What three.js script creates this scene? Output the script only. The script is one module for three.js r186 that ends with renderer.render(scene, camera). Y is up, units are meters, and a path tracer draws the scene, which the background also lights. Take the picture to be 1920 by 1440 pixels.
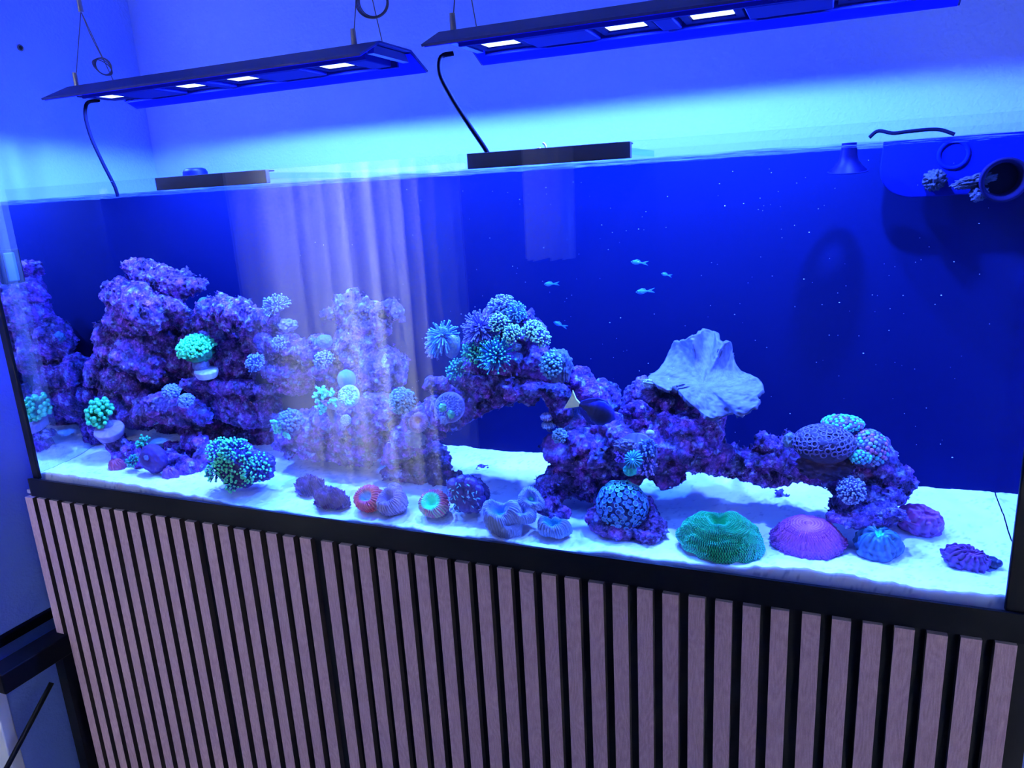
import * as THREE from 'three';
import { RoundedBoxGeometry } from 'three/addons/geometries/RoundedBoxGeometry.js';
import { mergeGeometries } from 'three/addons/utils/BufferGeometryUtils.js';
import { RectAreaLightUniformsLib } from 'three/addons/lights/RectAreaLightUniformsLib.js';
import { createNoise3D } from 'simplex-noise';

// ------------------------------------------------------------------ camera, sky, exposure
const scene = new THREE.Scene();
const camera = new THREE.PerspectiveCamera(2 * Math.atan(720 / 1398.6) * 180 / Math.PI, 4 / 3, 0.05, 60);
camera.position.set(1.6422, 1.4075, 1.0288);
camera.rotation.set(-0.2544, 0.3983, -0.0560, 'YXZ');
camera.updateMatrixWorld();
const renderer = new THREE.WebGLRenderer({ antialias: true });
renderer.toneMapping = THREE.LinearToneMapping;
renderer.toneMappingExposure = 1.0;
renderer.shadowMap.enabled = true;
RectAreaLightUniformsLib.init();
scene.background = new THREE.Color().setRGB(0.85, 0.92, 0.98);      // hazy daylight outside the windows behind the camera
scene.backgroundIntensity = 42;
const LED = new THREE.Color().setRGB(0.055, 0.150, 1.0);   // actinic blue of the reef lamps
const LED_POWER = 8, GLOW = 6;

// ------------------------------------------------------------------ helpers
const V = (x, y, z) => new THREE.Vector3(x, y, z);
function rng(seed) { let a = seed >>> 0; return () => { a = (a + 0x6D2B79F5) | 0; let t = Math.imul(a ^ (a >>> 15), 1 | a); t = (t + Math.imul(t ^ (t >>> 7), 61 | t)) ^ t; return ((t ^ (t >>> 14)) >>> 0) / 4294967296; }; }
const R0 = rng(77);
const N3 = createNoise3D(rng(5));
const F = 1398.6, clamp = (x, a = 0, b = 1) => Math.min(b, Math.max(a, x)), lerp = (a, b, t) => a + (b - a) * t;
const sstep = (a, b, x) => { const t = clamp((x - a) / (b - a)); return t * t * (3 - 2 * t); };
const mixc = (a, b, t) => [lerp(a[0], b[0], t), lerp(a[1], b[1], t), lerp(a[2], b[2], t)];
const ray = (px, py) => V((px - 960) / F, -(py - 720) / F, -1).transformDirection(camera.matrixWorld);
function at(px, py, z) { const d = ray(px, py); return camera.position.clone().addScaledVector(d, (z - camera.position.z) / d.z); }
function atX(px, py, x) { const d = ray(px, py); return camera.position.clone().addScaledVector(d, (x - camera.position.x) / d.x); }
function atY(px, py, y) { const d = ray(px, py); return camera.position.clone().addScaledVector(d, (y - camera.position.y) / d.y); }
const SAND0 = 0.842, SANDK = -0.16;                          // the sand bed rises towards the back
function onSand(px, py) { const d = ray(px, py), c = camera.position; return c.clone().addScaledVector(d, (SAND0 + SANDK * c.z - c.y) / (d.y - SANDK * d.z)); }
const fwd = V(0, 0, -1).transformDirection(camera.matrixWorld);
const mpp = (p) => p.clone().sub(camera.position).dot(fwd) / F;   // metres per photo pixel at a point

const used = {};
function numbered(n) { const k = used[n] = (used[n] ?? -1) + 1; return k ? `${n}_${String(k).padStart(3, '0')}` : n; }
function tag(o, label, category, group, kind) { if (label) o.userData.label = label; if (category) o.userData.category = category; if (group) o.userData.group = group; if (kind) o.userData.kind = kind; return o; }
function thing(name, label, category, p = V(0, 0, 0), group) { const o = new THREE.Group(); o.name = numbered(name); o.position.copy(p); scene.add(o); return tag(o, label, category, group); }
function part(name, geo, mat, parent, o = {}) {
  const m = new THREE.Mesh(geo, mat); m.name = parent === scene ? numbered(name) : name; m.castShadow = m.receiveShadow = true;
  if (o.p) m.position.copy(o.p); if (o.r) m.rotation.set(...o.r); if (o.kind) m.userData.kind = o.kind; if (o.label) m.userData.label = o.label;
  parent.add(m); return m;
}
const struct = (name, geo, mat, parent = scene, o = {}) => { const m = part(name, geo, mat, parent, o); if (parent === scene) m.userData.kind = 'structure'; return m; };
function box(x0, x1, y0, y1, z0, z1) { return new THREE.BoxGeometry(x1 - x0, y1 - y0, z1 - z0).translate((x0 + x1) / 2, (y0 + y1) / 2, (z0 + z1) / 2); }
function rbox(x0, x1, y0, y1, z0, z1, r = 0.003, s = 2) { return new RoundedBoxGeometry(x1 - x0, y1 - y0, z1 - z0, s, r).translate((x0 + x1) / 2, (y0 + y1) / 2, (z0 + z1) / 2); }
function tube(pts, r, n = 24, k = 6) { return new THREE.TubeGeometry(new THREE.CatmullRomCurve3(pts), n, r, k, false); }
const std = (c, rough = 0.8, o = {}) => new THREE.MeshStandardMaterial({ color: new THREE.Color().setRGB(...c), roughness: rough, ...o });
const vcol = (rough = 0.8, o = {}) => new THREE.MeshStandardMaterial({ color: 0xffffff, vertexColors: true, roughness: rough, ...o });

class MB {                                                  // collects coloured pieces and joins them into one part
  constructor() { this.p = []; this.n = []; this.c = []; this.i = []; }
  add(geo, m, c, c2) {                                      // c2: colour at the far end (local y = 1)
    const P = geo.attributes.position, N = geo.attributes.normal, b = this.p.length / 3, v = V(), nm = new THREE.Matrix3().getNormalMatrix(m);
    for (let k = 0; k < P.count; k++) {
      v.fromBufferAttribute(P, k); const t = clamp(v.y); v.applyMatrix4(m); this.p.push(v.x, v.y, v.z);
      v.fromBufferAttribute(N, k).applyMatrix3(nm).normalize(); this.n.push(v.x, v.y, v.z);
      if (c2) this.c.push(lerp(c[0], c2[0], t), lerp(c[1], c2[1], t), lerp(c[2], c2[2], t)); else this.c.push(...c);
    }
    const I = geo.index; for (let k = 0; k < (I ? I.count : P.count); k++) this.i.push(b + (I ? I.getX(k) : k));
  }
  geo() { const g = new THREE.BufferGeometry(); g.setAttribute('position', new THREE.Float32BufferAttribute(this.p, 3)); g.setAttribute('normal', new THREE.Float32BufferAttribute(this.n, 3)); g.setAttribute('color', new THREE.Float32BufferAttribute(this.c, 3)); g.setIndex(this.i); return g; }
}
function texture(w, h, fn, srgb) {                           // fn(u, v) -> [r, g, b] in 0..1
  const a = new Uint8Array(w * h * 4);
  for (let y = 0; y < h; y++) for (let x = 0; x < w; x++) { const c = fn(x / w, y / h), k = (y * w + x) * 4; a[k] = clamp(c[0]) * 255; a[k + 1] = clamp(c[1]) * 255; a[k + 2] = clamp(c[2]) * 255; a[k + 3] = 255; }
  const t = new THREE.DataTexture(a, w, h); t.wrapS = t.wrapT = THREE.RepeatWrapping; t.magFilter = THREE.LinearFilter; t.minFilter = THREE.LinearFilter; if (srgb) t.colorSpace = THREE.SRGBColorSpace; t.needsUpdate = true; return t;
}
const loopN = (u, v, k, s) => N3(Math.cos(u * 6.2832) * k, Math.sin(u * 6.2832) * k + s, v * k * 6.2832);   // wraps along u

// ------------------------------------------------------------------ materials
const plasterBump = texture(512, 512, (u, v) => { const h = 0.5 + 0.28 * N3(u * 40, v * 40, 1) + 0.2 * N3(u * 90, v * 90, 3); return [h, h, h]; });
const wallMat = (c) => { const m = std(c, 0.92); m.bumpMap = plasterBump; m.bumpScale = 0.0012; return m; };
const dull = (r, g, b, rough = .85) => new THREE.MeshPhysicalMaterial({ color: new THREE.Color().setRGB(r, g, b), roughness: rough, specularIntensity: .12 });
const M = {
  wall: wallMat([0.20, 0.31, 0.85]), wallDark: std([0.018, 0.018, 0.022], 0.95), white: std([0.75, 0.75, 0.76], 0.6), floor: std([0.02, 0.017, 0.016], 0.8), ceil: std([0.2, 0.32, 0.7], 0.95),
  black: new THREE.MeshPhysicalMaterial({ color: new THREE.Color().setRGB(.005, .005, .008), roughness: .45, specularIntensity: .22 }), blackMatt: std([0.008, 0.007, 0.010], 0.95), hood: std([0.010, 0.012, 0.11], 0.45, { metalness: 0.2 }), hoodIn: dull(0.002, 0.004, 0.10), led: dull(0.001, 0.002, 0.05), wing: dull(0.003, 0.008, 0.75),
  steel: std([0.42, 0.4, 0.42], 0.35, { metalness: 0.9 }), wire: std([0.06, 0.06, 0.09], 0.5), cable: new THREE.MeshPhysicalMaterial({ color: new THREE.Color().setRGB(.0015, .0015, .008), roughness: .9, specularIntensity: .1 }),
  glow: new THREE.MeshStandardMaterial({ color: 0x222233, emissive: new THREE.Color().setRGB(0.30, 0.42, 1), emissiveIntensity: GLOW, roughness: 0.3 }),
  glass: new THREE.MeshPhysicalMaterial({ color: new THREE.Color().setRGB(0.985, 0.99, 1), transmission: 1, thickness: 0, roughness: 0, ior: 1.52 }),
  brace: new THREE.MeshPhysicalMaterial({ color: new THREE.Color().setRGB(0.62, 0.9, 1), transmission: 1, thickness: 0, roughness: 0.05, ior: 1.5 }),
  water: new THREE.MeshPhysicalMaterial({ color: new THREE.Color().setRGB(0.93, 0.98, 1), transmission: 1, thickness: 0, roughness: 0, ior: 1.33 }),
  back: new THREE.MeshPhysicalMaterial({ color: new THREE.Color().setRGB(0.0003, 0.0035, 0.042), roughness: .8, specularIntensity: .1 }), mirror: std([0.72, 0.8, 0.95], 0.03, { metalness: 1 }),
  rock: vcol(0.92, { bumpMap: texture(512, 512, (u, v) => { const h = .5 + .25 * N3(u * 14, v * 14, 40) + .25 * N3(u * 34, v * 34, 42) + .15 * N3(u * 70, v * 70, 44); return [h, h, h]; }), bumpScale: .0025 }), coral: vcol(0.75), slime: vcol(0.45),
};

// ------------------------------------------------------------------ the room
struct('floor', box(-2.2, 3.4, -0.1, 0, -0.75, 1.95), M.floor);
struct('ceiling', box(-2.2, 3.4, 2.5, 2.6, -0.75, 1.95), M.ceil);
function wallGeo(x0, x1, y0, y1, z0, z1) {                  // box with uv in metres
  const g = box(x0, x1, y0, y1, z0, z1), P = g.attributes.position, N = g.attributes.normal, U = g.attributes.uv;
  for (let k = 0; k < P.count; k++) { const ax = Math.abs(N.getX(k)) > .5, ay = Math.abs(N.getY(k)) > .5; U.setXY(k, (ax ? P.getZ(k) : P.getX(k)) / .5, (ay ? P.getZ(k) : P.getY(k)) / .5); }
  return g;
}
struct('wall_back', wallGeo(-0.10, 3.4, 0, 2.5, -0.74, -0.62), M.wall);
struct('wall_left', wallGeo(-0.22, -0.10, 0, 2.5, -0.74, 0.10), M.wall);
struct('wall_return', wallGeo(-2.2, -0.22, 0, 2.5, -0.02, 0.10), M.wallDark);
struct('wall_side', wallGeo(-2.3, -2.2, 0, 2.5, -0.02, 1.95), M.wallDark);
struct('wall_right', wallGeo(3.4, 3.5, 0, 2.5, -0.74, 1.95), M.wallDark);
// the wall behind the camera, with three openings for daylight
const OPEN = [[-0.58, 0.12, 0.12, 2.15], [0.60, 0.70, 1.17, 2.15], [2.45, 3.30, 0.15, 1.65]];
{
  const sh = new THREE.Shape([[-2.3, 0], [3.5, 0], [3.5, 2.5], [-2.3, 2.5]].map(([x, y]) => new THREE.Vector2(x, y)));
  for (const [a, b, c, d] of OPEN) sh.holes.push(new THREE.Path([[a, c], [a, d], [b, d], [b, c]].map(([x, y]) => new THREE.Vector2(x, y))));
  struct('wall_front', new THREE.ExtrudeGeometry(sh, { depth: 0.12, bevelEnabled: false }).translate(0, 0, 1.75), M.wallDark);
  OPEN.forEach(([a, b, c, d], i) => {
    const w = new THREE.Group(); w.name = `window_${i + 1}`; w.userData.kind = 'structure'; scene.add(w);
    part('pane', box(a + .03, b - .03, c + .03, d - .03, 1.82, 1.826), M.glass, w);
    part('frame', mergeGeometries([box(a, b, c, c + .03, 1.80, 1.85), box(a, b, d - .03, d, 1.80, 1.85), box(a, a + .03, c + .03, d - .03, 1.80, 1.85), box(b - .03, b, c + .03, d - .03, 1.80, 1.85)]), M.white, w);
  });
}
function curtain(x0, x1, y0, y1, z, seed, folds, label, tr) {
  const g = new THREE.PlaneGeometry(1, 1, Math.round((x1 - x0) * 700), 16), P = g.attributes.position, r = rng(seed), ph = Array.from({ length: 8 }, () => r() * 6.28);
  for (let k = 0; k < P.count; k++) {
    const u = P.getX(k) + .5, v = P.getY(k) + .5, s = u * folds * 6.2832;
    const dz = .050 * Math.sin(s + ph[0] + .8 * Math.sin(s * .37 + ph[1])) + .026 * Math.sin(s * 1.62 + ph[2]) + .006 * Math.sin(s * 3.1 + ph[3] + v);
    P.setXYZ(k, lerp(x0, x1, u) + .004 * Math.sin(s * .5 + v * 3), lerp(y0, y1, v), z + dz);
  }
  g.computeVertexNormals();
  const m = new THREE.MeshPhysicalMaterial({ color: new THREE.Color().setRGB(.86, .86, .87), roughness: 1, transmission: tr, thickness: 0, side: THREE.DoubleSide });
  const t = thing('curtain', label, 'curtain');
  part('cloth', g, m, t);
  part('rod', new THREE.CylinderGeometry(.009, .009, x1 - x0 + .1, 10).rotateZ(Math.PI / 2).translate((x0 + x1) / 2, y1 + .005, z), M.steel, t);
  return t;
}
curtain(-0.735, 0.36, 0.04, 2.30, 1.60, 3, 15, 'wide pale sheer curtain hanging in folds, mirrored in the middle of the front glass', .5);
curtain(0.60, 0.80, 1.15, 2.30, 1.60, 8, 4, 'narrow short pale curtain, mirrored below the right black bar on the front glass', .5);
curtain(2.35, 3.38, 0.05, 1.80, 1.60, 5, 9, 'pale sheer curtain over the low window beyond the right end of the tank', .4);
{ // black side table against the left wall, dark rail behind it, and the white post at the wall's end
  const t = thing('side_table', 'low black side table with a slanted brace, left of the slatted cabinet', 'table', V(0, 0, 0));
  part('top', rbox(-.025, .036, .398, .448, -.02, .16, .004), M.black, t);
  part('leg', box(.0, .03, 0, .398, -.012, .02), M.black, t);
  const p = atX(97, 1280, -.01), q = atX(33, 1401, -.01);
  part('brace', tube([p, q, q.clone().lerp(p, -.6)], .006, 8, 6), M.black, t);
  const RAILY = atX(40, 1182, -.09).y;
  struct('trim_1', rbox(-.10, -.085, RAILY - .012, RAILY + .012, -.60, .10, .003), M.black);
  struct('trim_2', rbox(-.24, -.07, 0, 2.1, .100, .130, .004), M.white);
  const h = atX(37, 90, -.10), pl = thing('wall_plug', 'small dark plug in a drill hole high on the left wall', 'plug', h);
  part('sleeve', new THREE.CylinderGeometry(.006, .006, .006, 16).rotateZ(Math.PI / 2), M.black, pl);
  part('collar', new THREE.TorusGeometry(.006, .0015, 6, 16).rotateY(Math.PI / 2).translate(.003, 0, 0), M.wire, pl);
}

// ------------------------------------------------------------------ cabinet with vertical slats
const grain = texture(256, 1024, (u, v) => {
  const w = loopN(u, v, 1.2, 0) * .35, a = loopN(u, v * .35, 14, 3) * .5 + loopN(u, v * .9, 34, 9) * .35, cath = Math.sin((u * 9 + loopN(u, v * 1.2, .9, 20) * 2.6 + v * 2) * 6.2832) * .5;
  const k = .5 + .34 * a + .16 * cath + .14 * w;
  return mixc([.60, .47, .49], [.84, .70, .73], k);
}, true);
const grainB = texture(256, 1024, (u, v) => { const h = .5 + .35 * loopN(u, v * .35, 14, 3) + .2 * loopN(u, v * .9, 34, 9); return [h, h, h]; });
const wood = new THREE.MeshStandardMaterial({ map: grain, bumpMap: grainB, bumpScale: .0006, roughness: .62 });
const woodEnd = std([.55, .46, .6], .8), woodSide = std([.03, .018, .016], .9);
{
  const cab = thing('aquarium_cabinet', 'long cabinet faced with vertical oak slats on black backing under the aquarium', 'cabinet');
  part('carcass', box(.0, 1.925, .03, .795, -.30, -.034), M.blackMatt, cab);
  part('backing_panel', box(-.004, 1.93, .0, .797, -.034, -.0135), M.blackMatt, cab);
  part('top_board', rbox(-.008, 1.93, .7985, .808, -.31, -.0115, .002), std([.42, .40, .46], .5), cab);
  const geos = [];
  for (let k = 0; k < 8; k++) {
    const g = box(0, .0248, .02, .7965, -.013, 0), P = g.attributes.position, N = g.attributes.normal, U = g.attributes.uv;
    for (let i = 0; i < P.count; i++) U.setXY(i, (P.getX(i) + P.getZ(i)) * 5 + k * .037 * 5, P.getY(i) * 1.15 + (k > 3 ? .41 : 0));
    geos.push(g);
  }
  const starts = [[-.001, 6], [.237, 7], [.521, 7], [.807, 7], [1.084, 7], [1.361, 7], [1.641, 7]]; let n = 0;
  for (const [x, c] of starts) for (let i = 0; i < c; i++, n++) {
    const s = new THREE.Mesh(geos[(i + n) % 8], [woodSide, woodSide, woodEnd, woodEnd, wood, woodSide]); s.name = 'slat'; s.position.set(x + i * .0396, -.0015 * ((n * 7) % 3 === 0), 0); s.castShadow = s.receiveShadow = true; cab.add(s);
  }
}

// ------------------------------------------------------------------ aquarium
const TX0 = .045, TX1 = 1.922, TZ0 = -.302, RIM = 1.462, WATER = 1.4385;
{
  const t = thing('aquarium', 'long glass aquarium with black base rail standing on the slatted cabinet', 'aquarium');
  part('front_glass', box(TX0, TX1, .812, RIM, -.014, -.006), M.glass, t);
  part('back_panel', box(TX0, TX1, .812, 1.440, TZ0 - .010, TZ0), M.back, t, { label: 'deep blue rear pane' });
  part('back_glass', box(TX0, TX1, 1.440, RIM, TZ0 - .010, TZ0), M.glass, t);
  part('side_pane', box(TX0 - .008, TX0, .812, WATER, TZ0 - .010, -.006), M.mirror, t);
  part('side_pane', box(TX1, TX1 + .008, .812, WATER, TZ0 - .010, -.006), M.mirror, t);
  part('side_glass', box(TX0 - .008, TX0, WATER, RIM, TZ0 - .010, -.006), M.glass, t);
  part('side_glass', box(TX1, TX1 + .008, WATER, RIM, TZ0 - .010, -.006), M.glass, t);
  part('bottom_pane', box(TX0, TX1, .808, .812, TZ0, -.006), M.black, t);
  // quarter-round black base rail
  const sh = new THREE.Shape(); sh.moveTo(-.006, .8085); sh.lineTo(.006, .8085); sh.quadraticCurveTo(.016, .812, .0145, .826); sh.quadraticCurveTo(.010, .840, -.006, .8435); sh.closePath();
  part('base_rail', new THREE.ExtrudeGeometry(sh, { depth: TX1 - TX0 + .012, bevelEnabled: true, bevelSize: .003, bevelThickness: .006, bevelSegments: 3, curveSegments: 8 }).rotateY(Math.PI / 2).scale(1, 1, -1).translate(TX0 - .006, 0, 0).scale(1, 1, -1), M.black, t);
  part('corner_seal', rbox(TX0 - .002, TX0 + .018, .845, RIM - .004, -.0065, .001, .002), M.black, t);
  part('corner_seal', rbox(1.884, 1.926, .845, RIM - .004, -.0065, .001, .002), M.black, t);
  for (const x of [.655, 1.27]) part('cross_brace', box(x - .10, x + .10, 1.449, 1.459, TZ0, -.030), M.brace, t, { label: 'pale cyan glass cross brace' });
  // water
  const g = new THREE.PlaneGeometry(TX1 - TX0 - .002, -TZ0 - .016, 460, 70).rotateX(-Math.PI / 2).translate((TX0 + TX1) / 2, WATER, (TZ0 - .014) / 2), P = g.attributes.position;
  for (let k = 0; k < P.count; k++) { const x = P.getX(k), z = P.getZ(k), e = Math.exp((z + .0145) / .004) * .0022; P.setY(k, WATER + e + .0011 * N3(x * 7, z * 12, 2) + .0006 * N3(x * 26, z * 30, 7) + .0007 * N3(x * 12, z * 50, 4)); }
  g.computeVertexNormals();
  tag(part('water_surface', g, M.water, scene), 'rippled clear water surface just below the aquarium rim', 'water', null, 'stuff');
}
for (const [x0, x1, label] of [[.531, .779, 'left black plastic bar behind the rim of the front glass'], [1.150, 1.396, 'right black plastic bar behind the front glass rim, under the lamp cable']]) {
  const b = thing('rim_bar', label, 'bar');
  part('strip', rbox(x0, x1, 1.4405, 1.4625, -.026, -.0165, .0012), std([.008, .007, .016], .6), b);
  part('ledge', rbox(x0 + .002, x1 - .002, 1.4595, 1.4618, -.042, -.026, .0008), M.black, b);
}
// ------------------------------------------------------------------ lamps
function lamp(x0, x1, leds, label, hangers, cablePts) {
  const AX = -.125, Y = 1.615, t = thing('reef_lamp', label, 'lamp', V(0, 0, 0)), cx = (x0 + x1) / 2;
  // hood: thin folded sheet, wings sloping down to front and back
  const prof = [[.115, 0], [.055, .026], [-.045, .026], [-.100, 0]], sh = new THREE.Shape();
  prof.forEach(([z, y], i) => i ? sh.lineTo(z, y + .003) : sh.moveTo(z, y + .003)); [...prof].reverse().forEach(([z, y]) => sh.lineTo(z * .985, y)); sh.closePath();
  const ext = (s, a, b) => new THREE.ExtrudeGeometry(s, { depth: b - a, bevelEnabled: false }).rotateY(-Math.PI / 2).translate(b, Y, AX);   // shape x -> z
  part('hood', ext(sh, x0, x1), M.hood, t);
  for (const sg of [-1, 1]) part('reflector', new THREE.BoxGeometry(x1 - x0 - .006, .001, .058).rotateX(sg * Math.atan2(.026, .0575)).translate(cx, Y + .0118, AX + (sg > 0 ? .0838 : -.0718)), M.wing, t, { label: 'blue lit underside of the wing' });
  // heat-sink body under the hood and the end caps
  part('housing', rbox(x0 + .022, x1 - .022, Y + .017, Y + .0245, AX - .05, AX + .05, .002), M.hood, t);
  for (const [a, b] of [[x0 + .012, x0 + .024], [x1 - .024, x1 - .012]]) {
    const e = new THREE.Shape([[.052, .0245], [-.045, .0245], [-.056, .012], [.056, .012]].map(([x, y]) => new THREE.Vector2(x, y)));
    part('end_cap', ext(e, a, b), M.hood, t);
  }
  part('rail', rbox(x0 + .03, x1 - .03, Y + .005, Y + .018, AX - .053, AX - .047, .001), M.hoodIn, t);
  part('rail', rbox(x0 + .03, x1 - .03, Y + .005, Y + .018, AX + .047, AX + .053, .001), M.hoodIn, t);
  // LED windows and blank covers alternate along the underside
  const w = .062, stops = leds.map((x) => [x - w / 2 - .012, x + w / 2 + .012]); let a = x0 + .034; const blanks = [];
  for (const [s, e] of stops) { if (s - a > .03) blanks.push([a, s]); a = e; } if (x1 - .034 - a > .03) blanks.push([a, x1 - .034]);
  for (const [s, e] of blanks) { const n = Math.max(1, Math.round((e - s) / .1)), d = (e - s) / n; for (let k = 0; k < n; k++) part('cover', rbox(s + k * d + .004, s + (k + 1) * d - .004, Y + .006, Y + .018, AX - .040, AX + .040, .002), M.hoodIn, t); }
  for (const x of leds) {
    const f = new THREE.Shape([[-w / 2 - .010, -.042], [w / 2 + .010, -.042], [w / 2 + .010, .042], [-w / 2 - .010, .042]].map(([p, q]) => new THREE.Vector2(p, q)));
    f.holes.push(new THREE.Path([[-w / 2, -.024], [-w / 2, .024], [w / 2, .024], [w / 2, -.024]].map(([p, q]) => new THREE.Vector2(p, q))));
    const b = part('bezel', new THREE.ExtrudeGeometry(f, { depth: .006, bevelEnabled: true, bevelSize: .001, bevelThickness: .001, bevelSegments: 1 }).rotateX(Math.PI / 2).translate(x, Y + .0175, AX), M.led, t);
    part('led_light', new RoundedBoxGeometry(w - .004, .004, .045, 2, .0018).translate(x, Y + .0145, AX), M.glow, b, { label: 'glowing white-blue light window' });
    const l = new THREE.SpotLight(LED, LED_POWER, 0, 1.53, .08, 2); l.position.set(x, Y + .0115, AX); l.target.position.set(x, 0, AX); l.castShadow = true; l.shadow.radius = .6; l.shadow.camera.near = .005; l.shadow.mapSize.set(1024, 1024); t.add(l, l.target);
  }
  // suspension wires
  for (const h of hangers) {
    const zf = AX + .045, zr = AX - .045, top = V(h.x, h.y, AX);
    for (const z of [zf, zr]) {
      part('wire', tube([V(h.x0 ?? h.x, Y + .040, z), V(h.x0 ?? h.x, Y + .040, z).lerp(top, .5), top], .0009, 4, 5), M.wire, t);
      part('gripper', new THREE.CylinderGeometry(.0042, .0050, z === zf ? .026 : .012, 12).translate(h.x0 ?? h.x, Y + .028 + (z === zf ? .013 : .006), z), M.steel, t);
    }
    part('wire', tube([top, V(h.x, (h.y + 2.5) / 2, AX), V(h.x, 2.5, AX)], .0009, 4, 5), M.wire, t);
    part('gripper', new THREE.CylinderGeometry(.004, .005, .036, 12).translate(h.x, h.y + .016, AX), M.steel, t);
    if (h.coil) { const [cy, cz, r, ry] = h.coil, ms = []; for (let k = 0; k < 4; k++) ms.push(new THREE.TorusGeometry(r + k * .0012, .0010, 5, 40).rotateY(ry + k * .07).rotateZ(k * .2).translate(h.x, cy - k * .001, cz + k * .0012)); ms.push(tube([V(h.x, h.y, AX), V(h.x, (h.y + cy + r) / 2, (AX + cz) / 2 + .003), V(h.x, cy + r, cz)], .0009, 6, 5)); part('wire_coil', mergeGeometries(ms), M.wire, t); }
  }
  part('power_cable', tube(cablePts, .0036, 40, 8), M.cable, t);
}
lamp(.293, .988, [.340, .543, .665, .866], 'left hanging blue reef lamp with four bright light windows',
  [{ x: .30, y: 1.785, x0: .306, coil: [1.690, -.155, .0155, 1.32] }, { x: .935, y: 1.80, coil: [1.722, -.150, .023, .35] }],
  [at(185, 188, -.16), at(163, 194, -.16), at(160, 215, -.16), at(170, 255, -.16), at(193, 306, -.16), at(216, 352, -.16), at(221, 368, -.16)]);
lamp(1.092, 1.800, [1.168, 1.365, 1.487, 1.690], 'right hanging blue reef lamp nearer the camera, cut by the photo top',
  [{ x: 1.112, y: 1.79 }, { x: 1.74, y: 1.79 }],
  [at(850, 100, -.08), at(828, 106, -.07), at(824, 135, -.06), at(845, 180, -.055), at(880, 235, -.05), at(912, 283, -.045), at(918, 296, -.045)]);

// ------------------------------------------------------------------ blobby rock meshing (surface nets)
function hash3(x, y, z) { let h = (x * 374761393 + y * 668265263 + z * 2147483647) | 0; h = Math.imul(h ^ (h >>> 13), 1274126177); h ^= h >>> 16; return h >>> 0; }
function worley(x, y, z) {
  const xi = Math.floor(x), yi = Math.floor(y), zi = Math.floor(z); let b = 9;
  for (let i = -1; i < 2; i++) for (let j = -1; j < 2; j++) for (let k = -1; k < 2; k++) {
    const h = hash3(xi + i, yi + j, zi + k), dx = xi + i + (h & 1023) / 1023 - x, dy = yi + j + ((h >>> 10) & 1023) / 1023 - y, dz = zi + k + ((h >>> 20) & 1023) / 1023 - z, d = dx * dx + dy * dy + dz * dz;
    if (d < b) b = d;
  }
  return Math.sqrt(b);
}
function nets(lo, hi, cell, f) {
  const nx = Math.ceil((hi.x - lo.x) / cell) + 1, ny = Math.ceil((hi.y - lo.y) / cell) + 1, nz = Math.ceil((hi.z - lo.z) / cell) + 1, val = new Float32Array(nx * ny * nz);
  for (let k = 0, q = 0; k < nz; k++) for (let j = 0; j < ny; j++) for (let i = 0; i < nx; i++, q++) val[q] = f(lo.x + i * cell, lo.y + j * cell, lo.z + k * cell);
  const id = new Int32Array(nx * ny * nz).fill(-1), pos = [], idx = [], at3 = (i, j, k) => (k * ny + j) * nx + i;
  for (let k = 0; k < nz - 1; k++) for (let j = 0; j < ny - 1; j++) for (let i = 0; i < nx - 1; i++) {
    let s = 0; const c = []; for (let m = 0; m < 8; m++) { const v = val[at3(i + (m & 1), j + ((m >> 1) & 1), k + (m >> 2))]; c.push(v); if (v < 0) s++; }
    if (s === 0 || s === 8) continue;
    let x = 0, y = 0, z = 0, n = 0;
    for (const [a, b] of EDGES) if ((c[a] < 0) !== (c[b] < 0)) { const t = c[a] / (c[a] - c[b]); x += (a & 1) + ((b & 1) - (a & 1)) * t; y += ((a >> 1) & 1) + (((b >> 1) & 1) - ((a >> 1) & 1)) * t; z += (a >> 2) + ((b >> 2) - (a >> 2)) * t; n++; }
    id[at3(i, j, k)] = pos.length / 3; pos.push(lo.x + (i + x / n) * cell, lo.y + (j + y / n) * cell, lo.z + (k + z / n) * cell);
  }
  const quad = (a, b, c, d, flip) => { if (a < 0 || b < 0 || c < 0 || d < 0) return; if (flip) idx.push(a, c, b, a, d, c); else idx.push(a, b, c, a, c, d); };
  for (let k = 1; k < nz - 1; k++) for (let j = 1; j < ny - 1; j++) for (let i = 1; i < nx - 1; i++) {
    const v = val[at3(i, j, k)] < 0;
    if (v !== val[at3(i + 1, j, k)] < 0) quad(id[at3(i, j - 1, k - 1)], id[at3(i, j, k - 1)], id[at3(i, j, k)], id[at3(i, j - 1, k)], !v);
    if (v !== val[at3(i, j + 1, k)] < 0) quad(id[at3(i - 1, j, k - 1)], id[at3(i - 1, j, k)], id[at3(i, j, k)], id[at3(i, j, k - 1)], !v);
    if (v !== val[at3(i, j, k + 1)] < 0) quad(id[at3(i - 1, j - 1, k)], id[at3(i, j - 1, k)], id[at3(i, j, k)], id[at3(i - 1, j, k)], !v);
  }
  const g = new THREE.BufferGeometry(); g.setAttribute('position', new THREE.Float32BufferAttribute(pos, 3)); g.setIndex(idx); g.computeVertexNormals(); return g;
}
const EDGES = [[0, 1], [2, 3], [4, 5], [6, 7], [0, 2], [1, 3], [4, 6], [5, 7], [0, 4], [1, 5], [2, 6], [3, 7]];
const PURPLE = [.185, .062, .37], BROWN = [.075, .04, .17], GREY = [.25, .25, .58], PINK = [.34, .08, .42];
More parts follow.
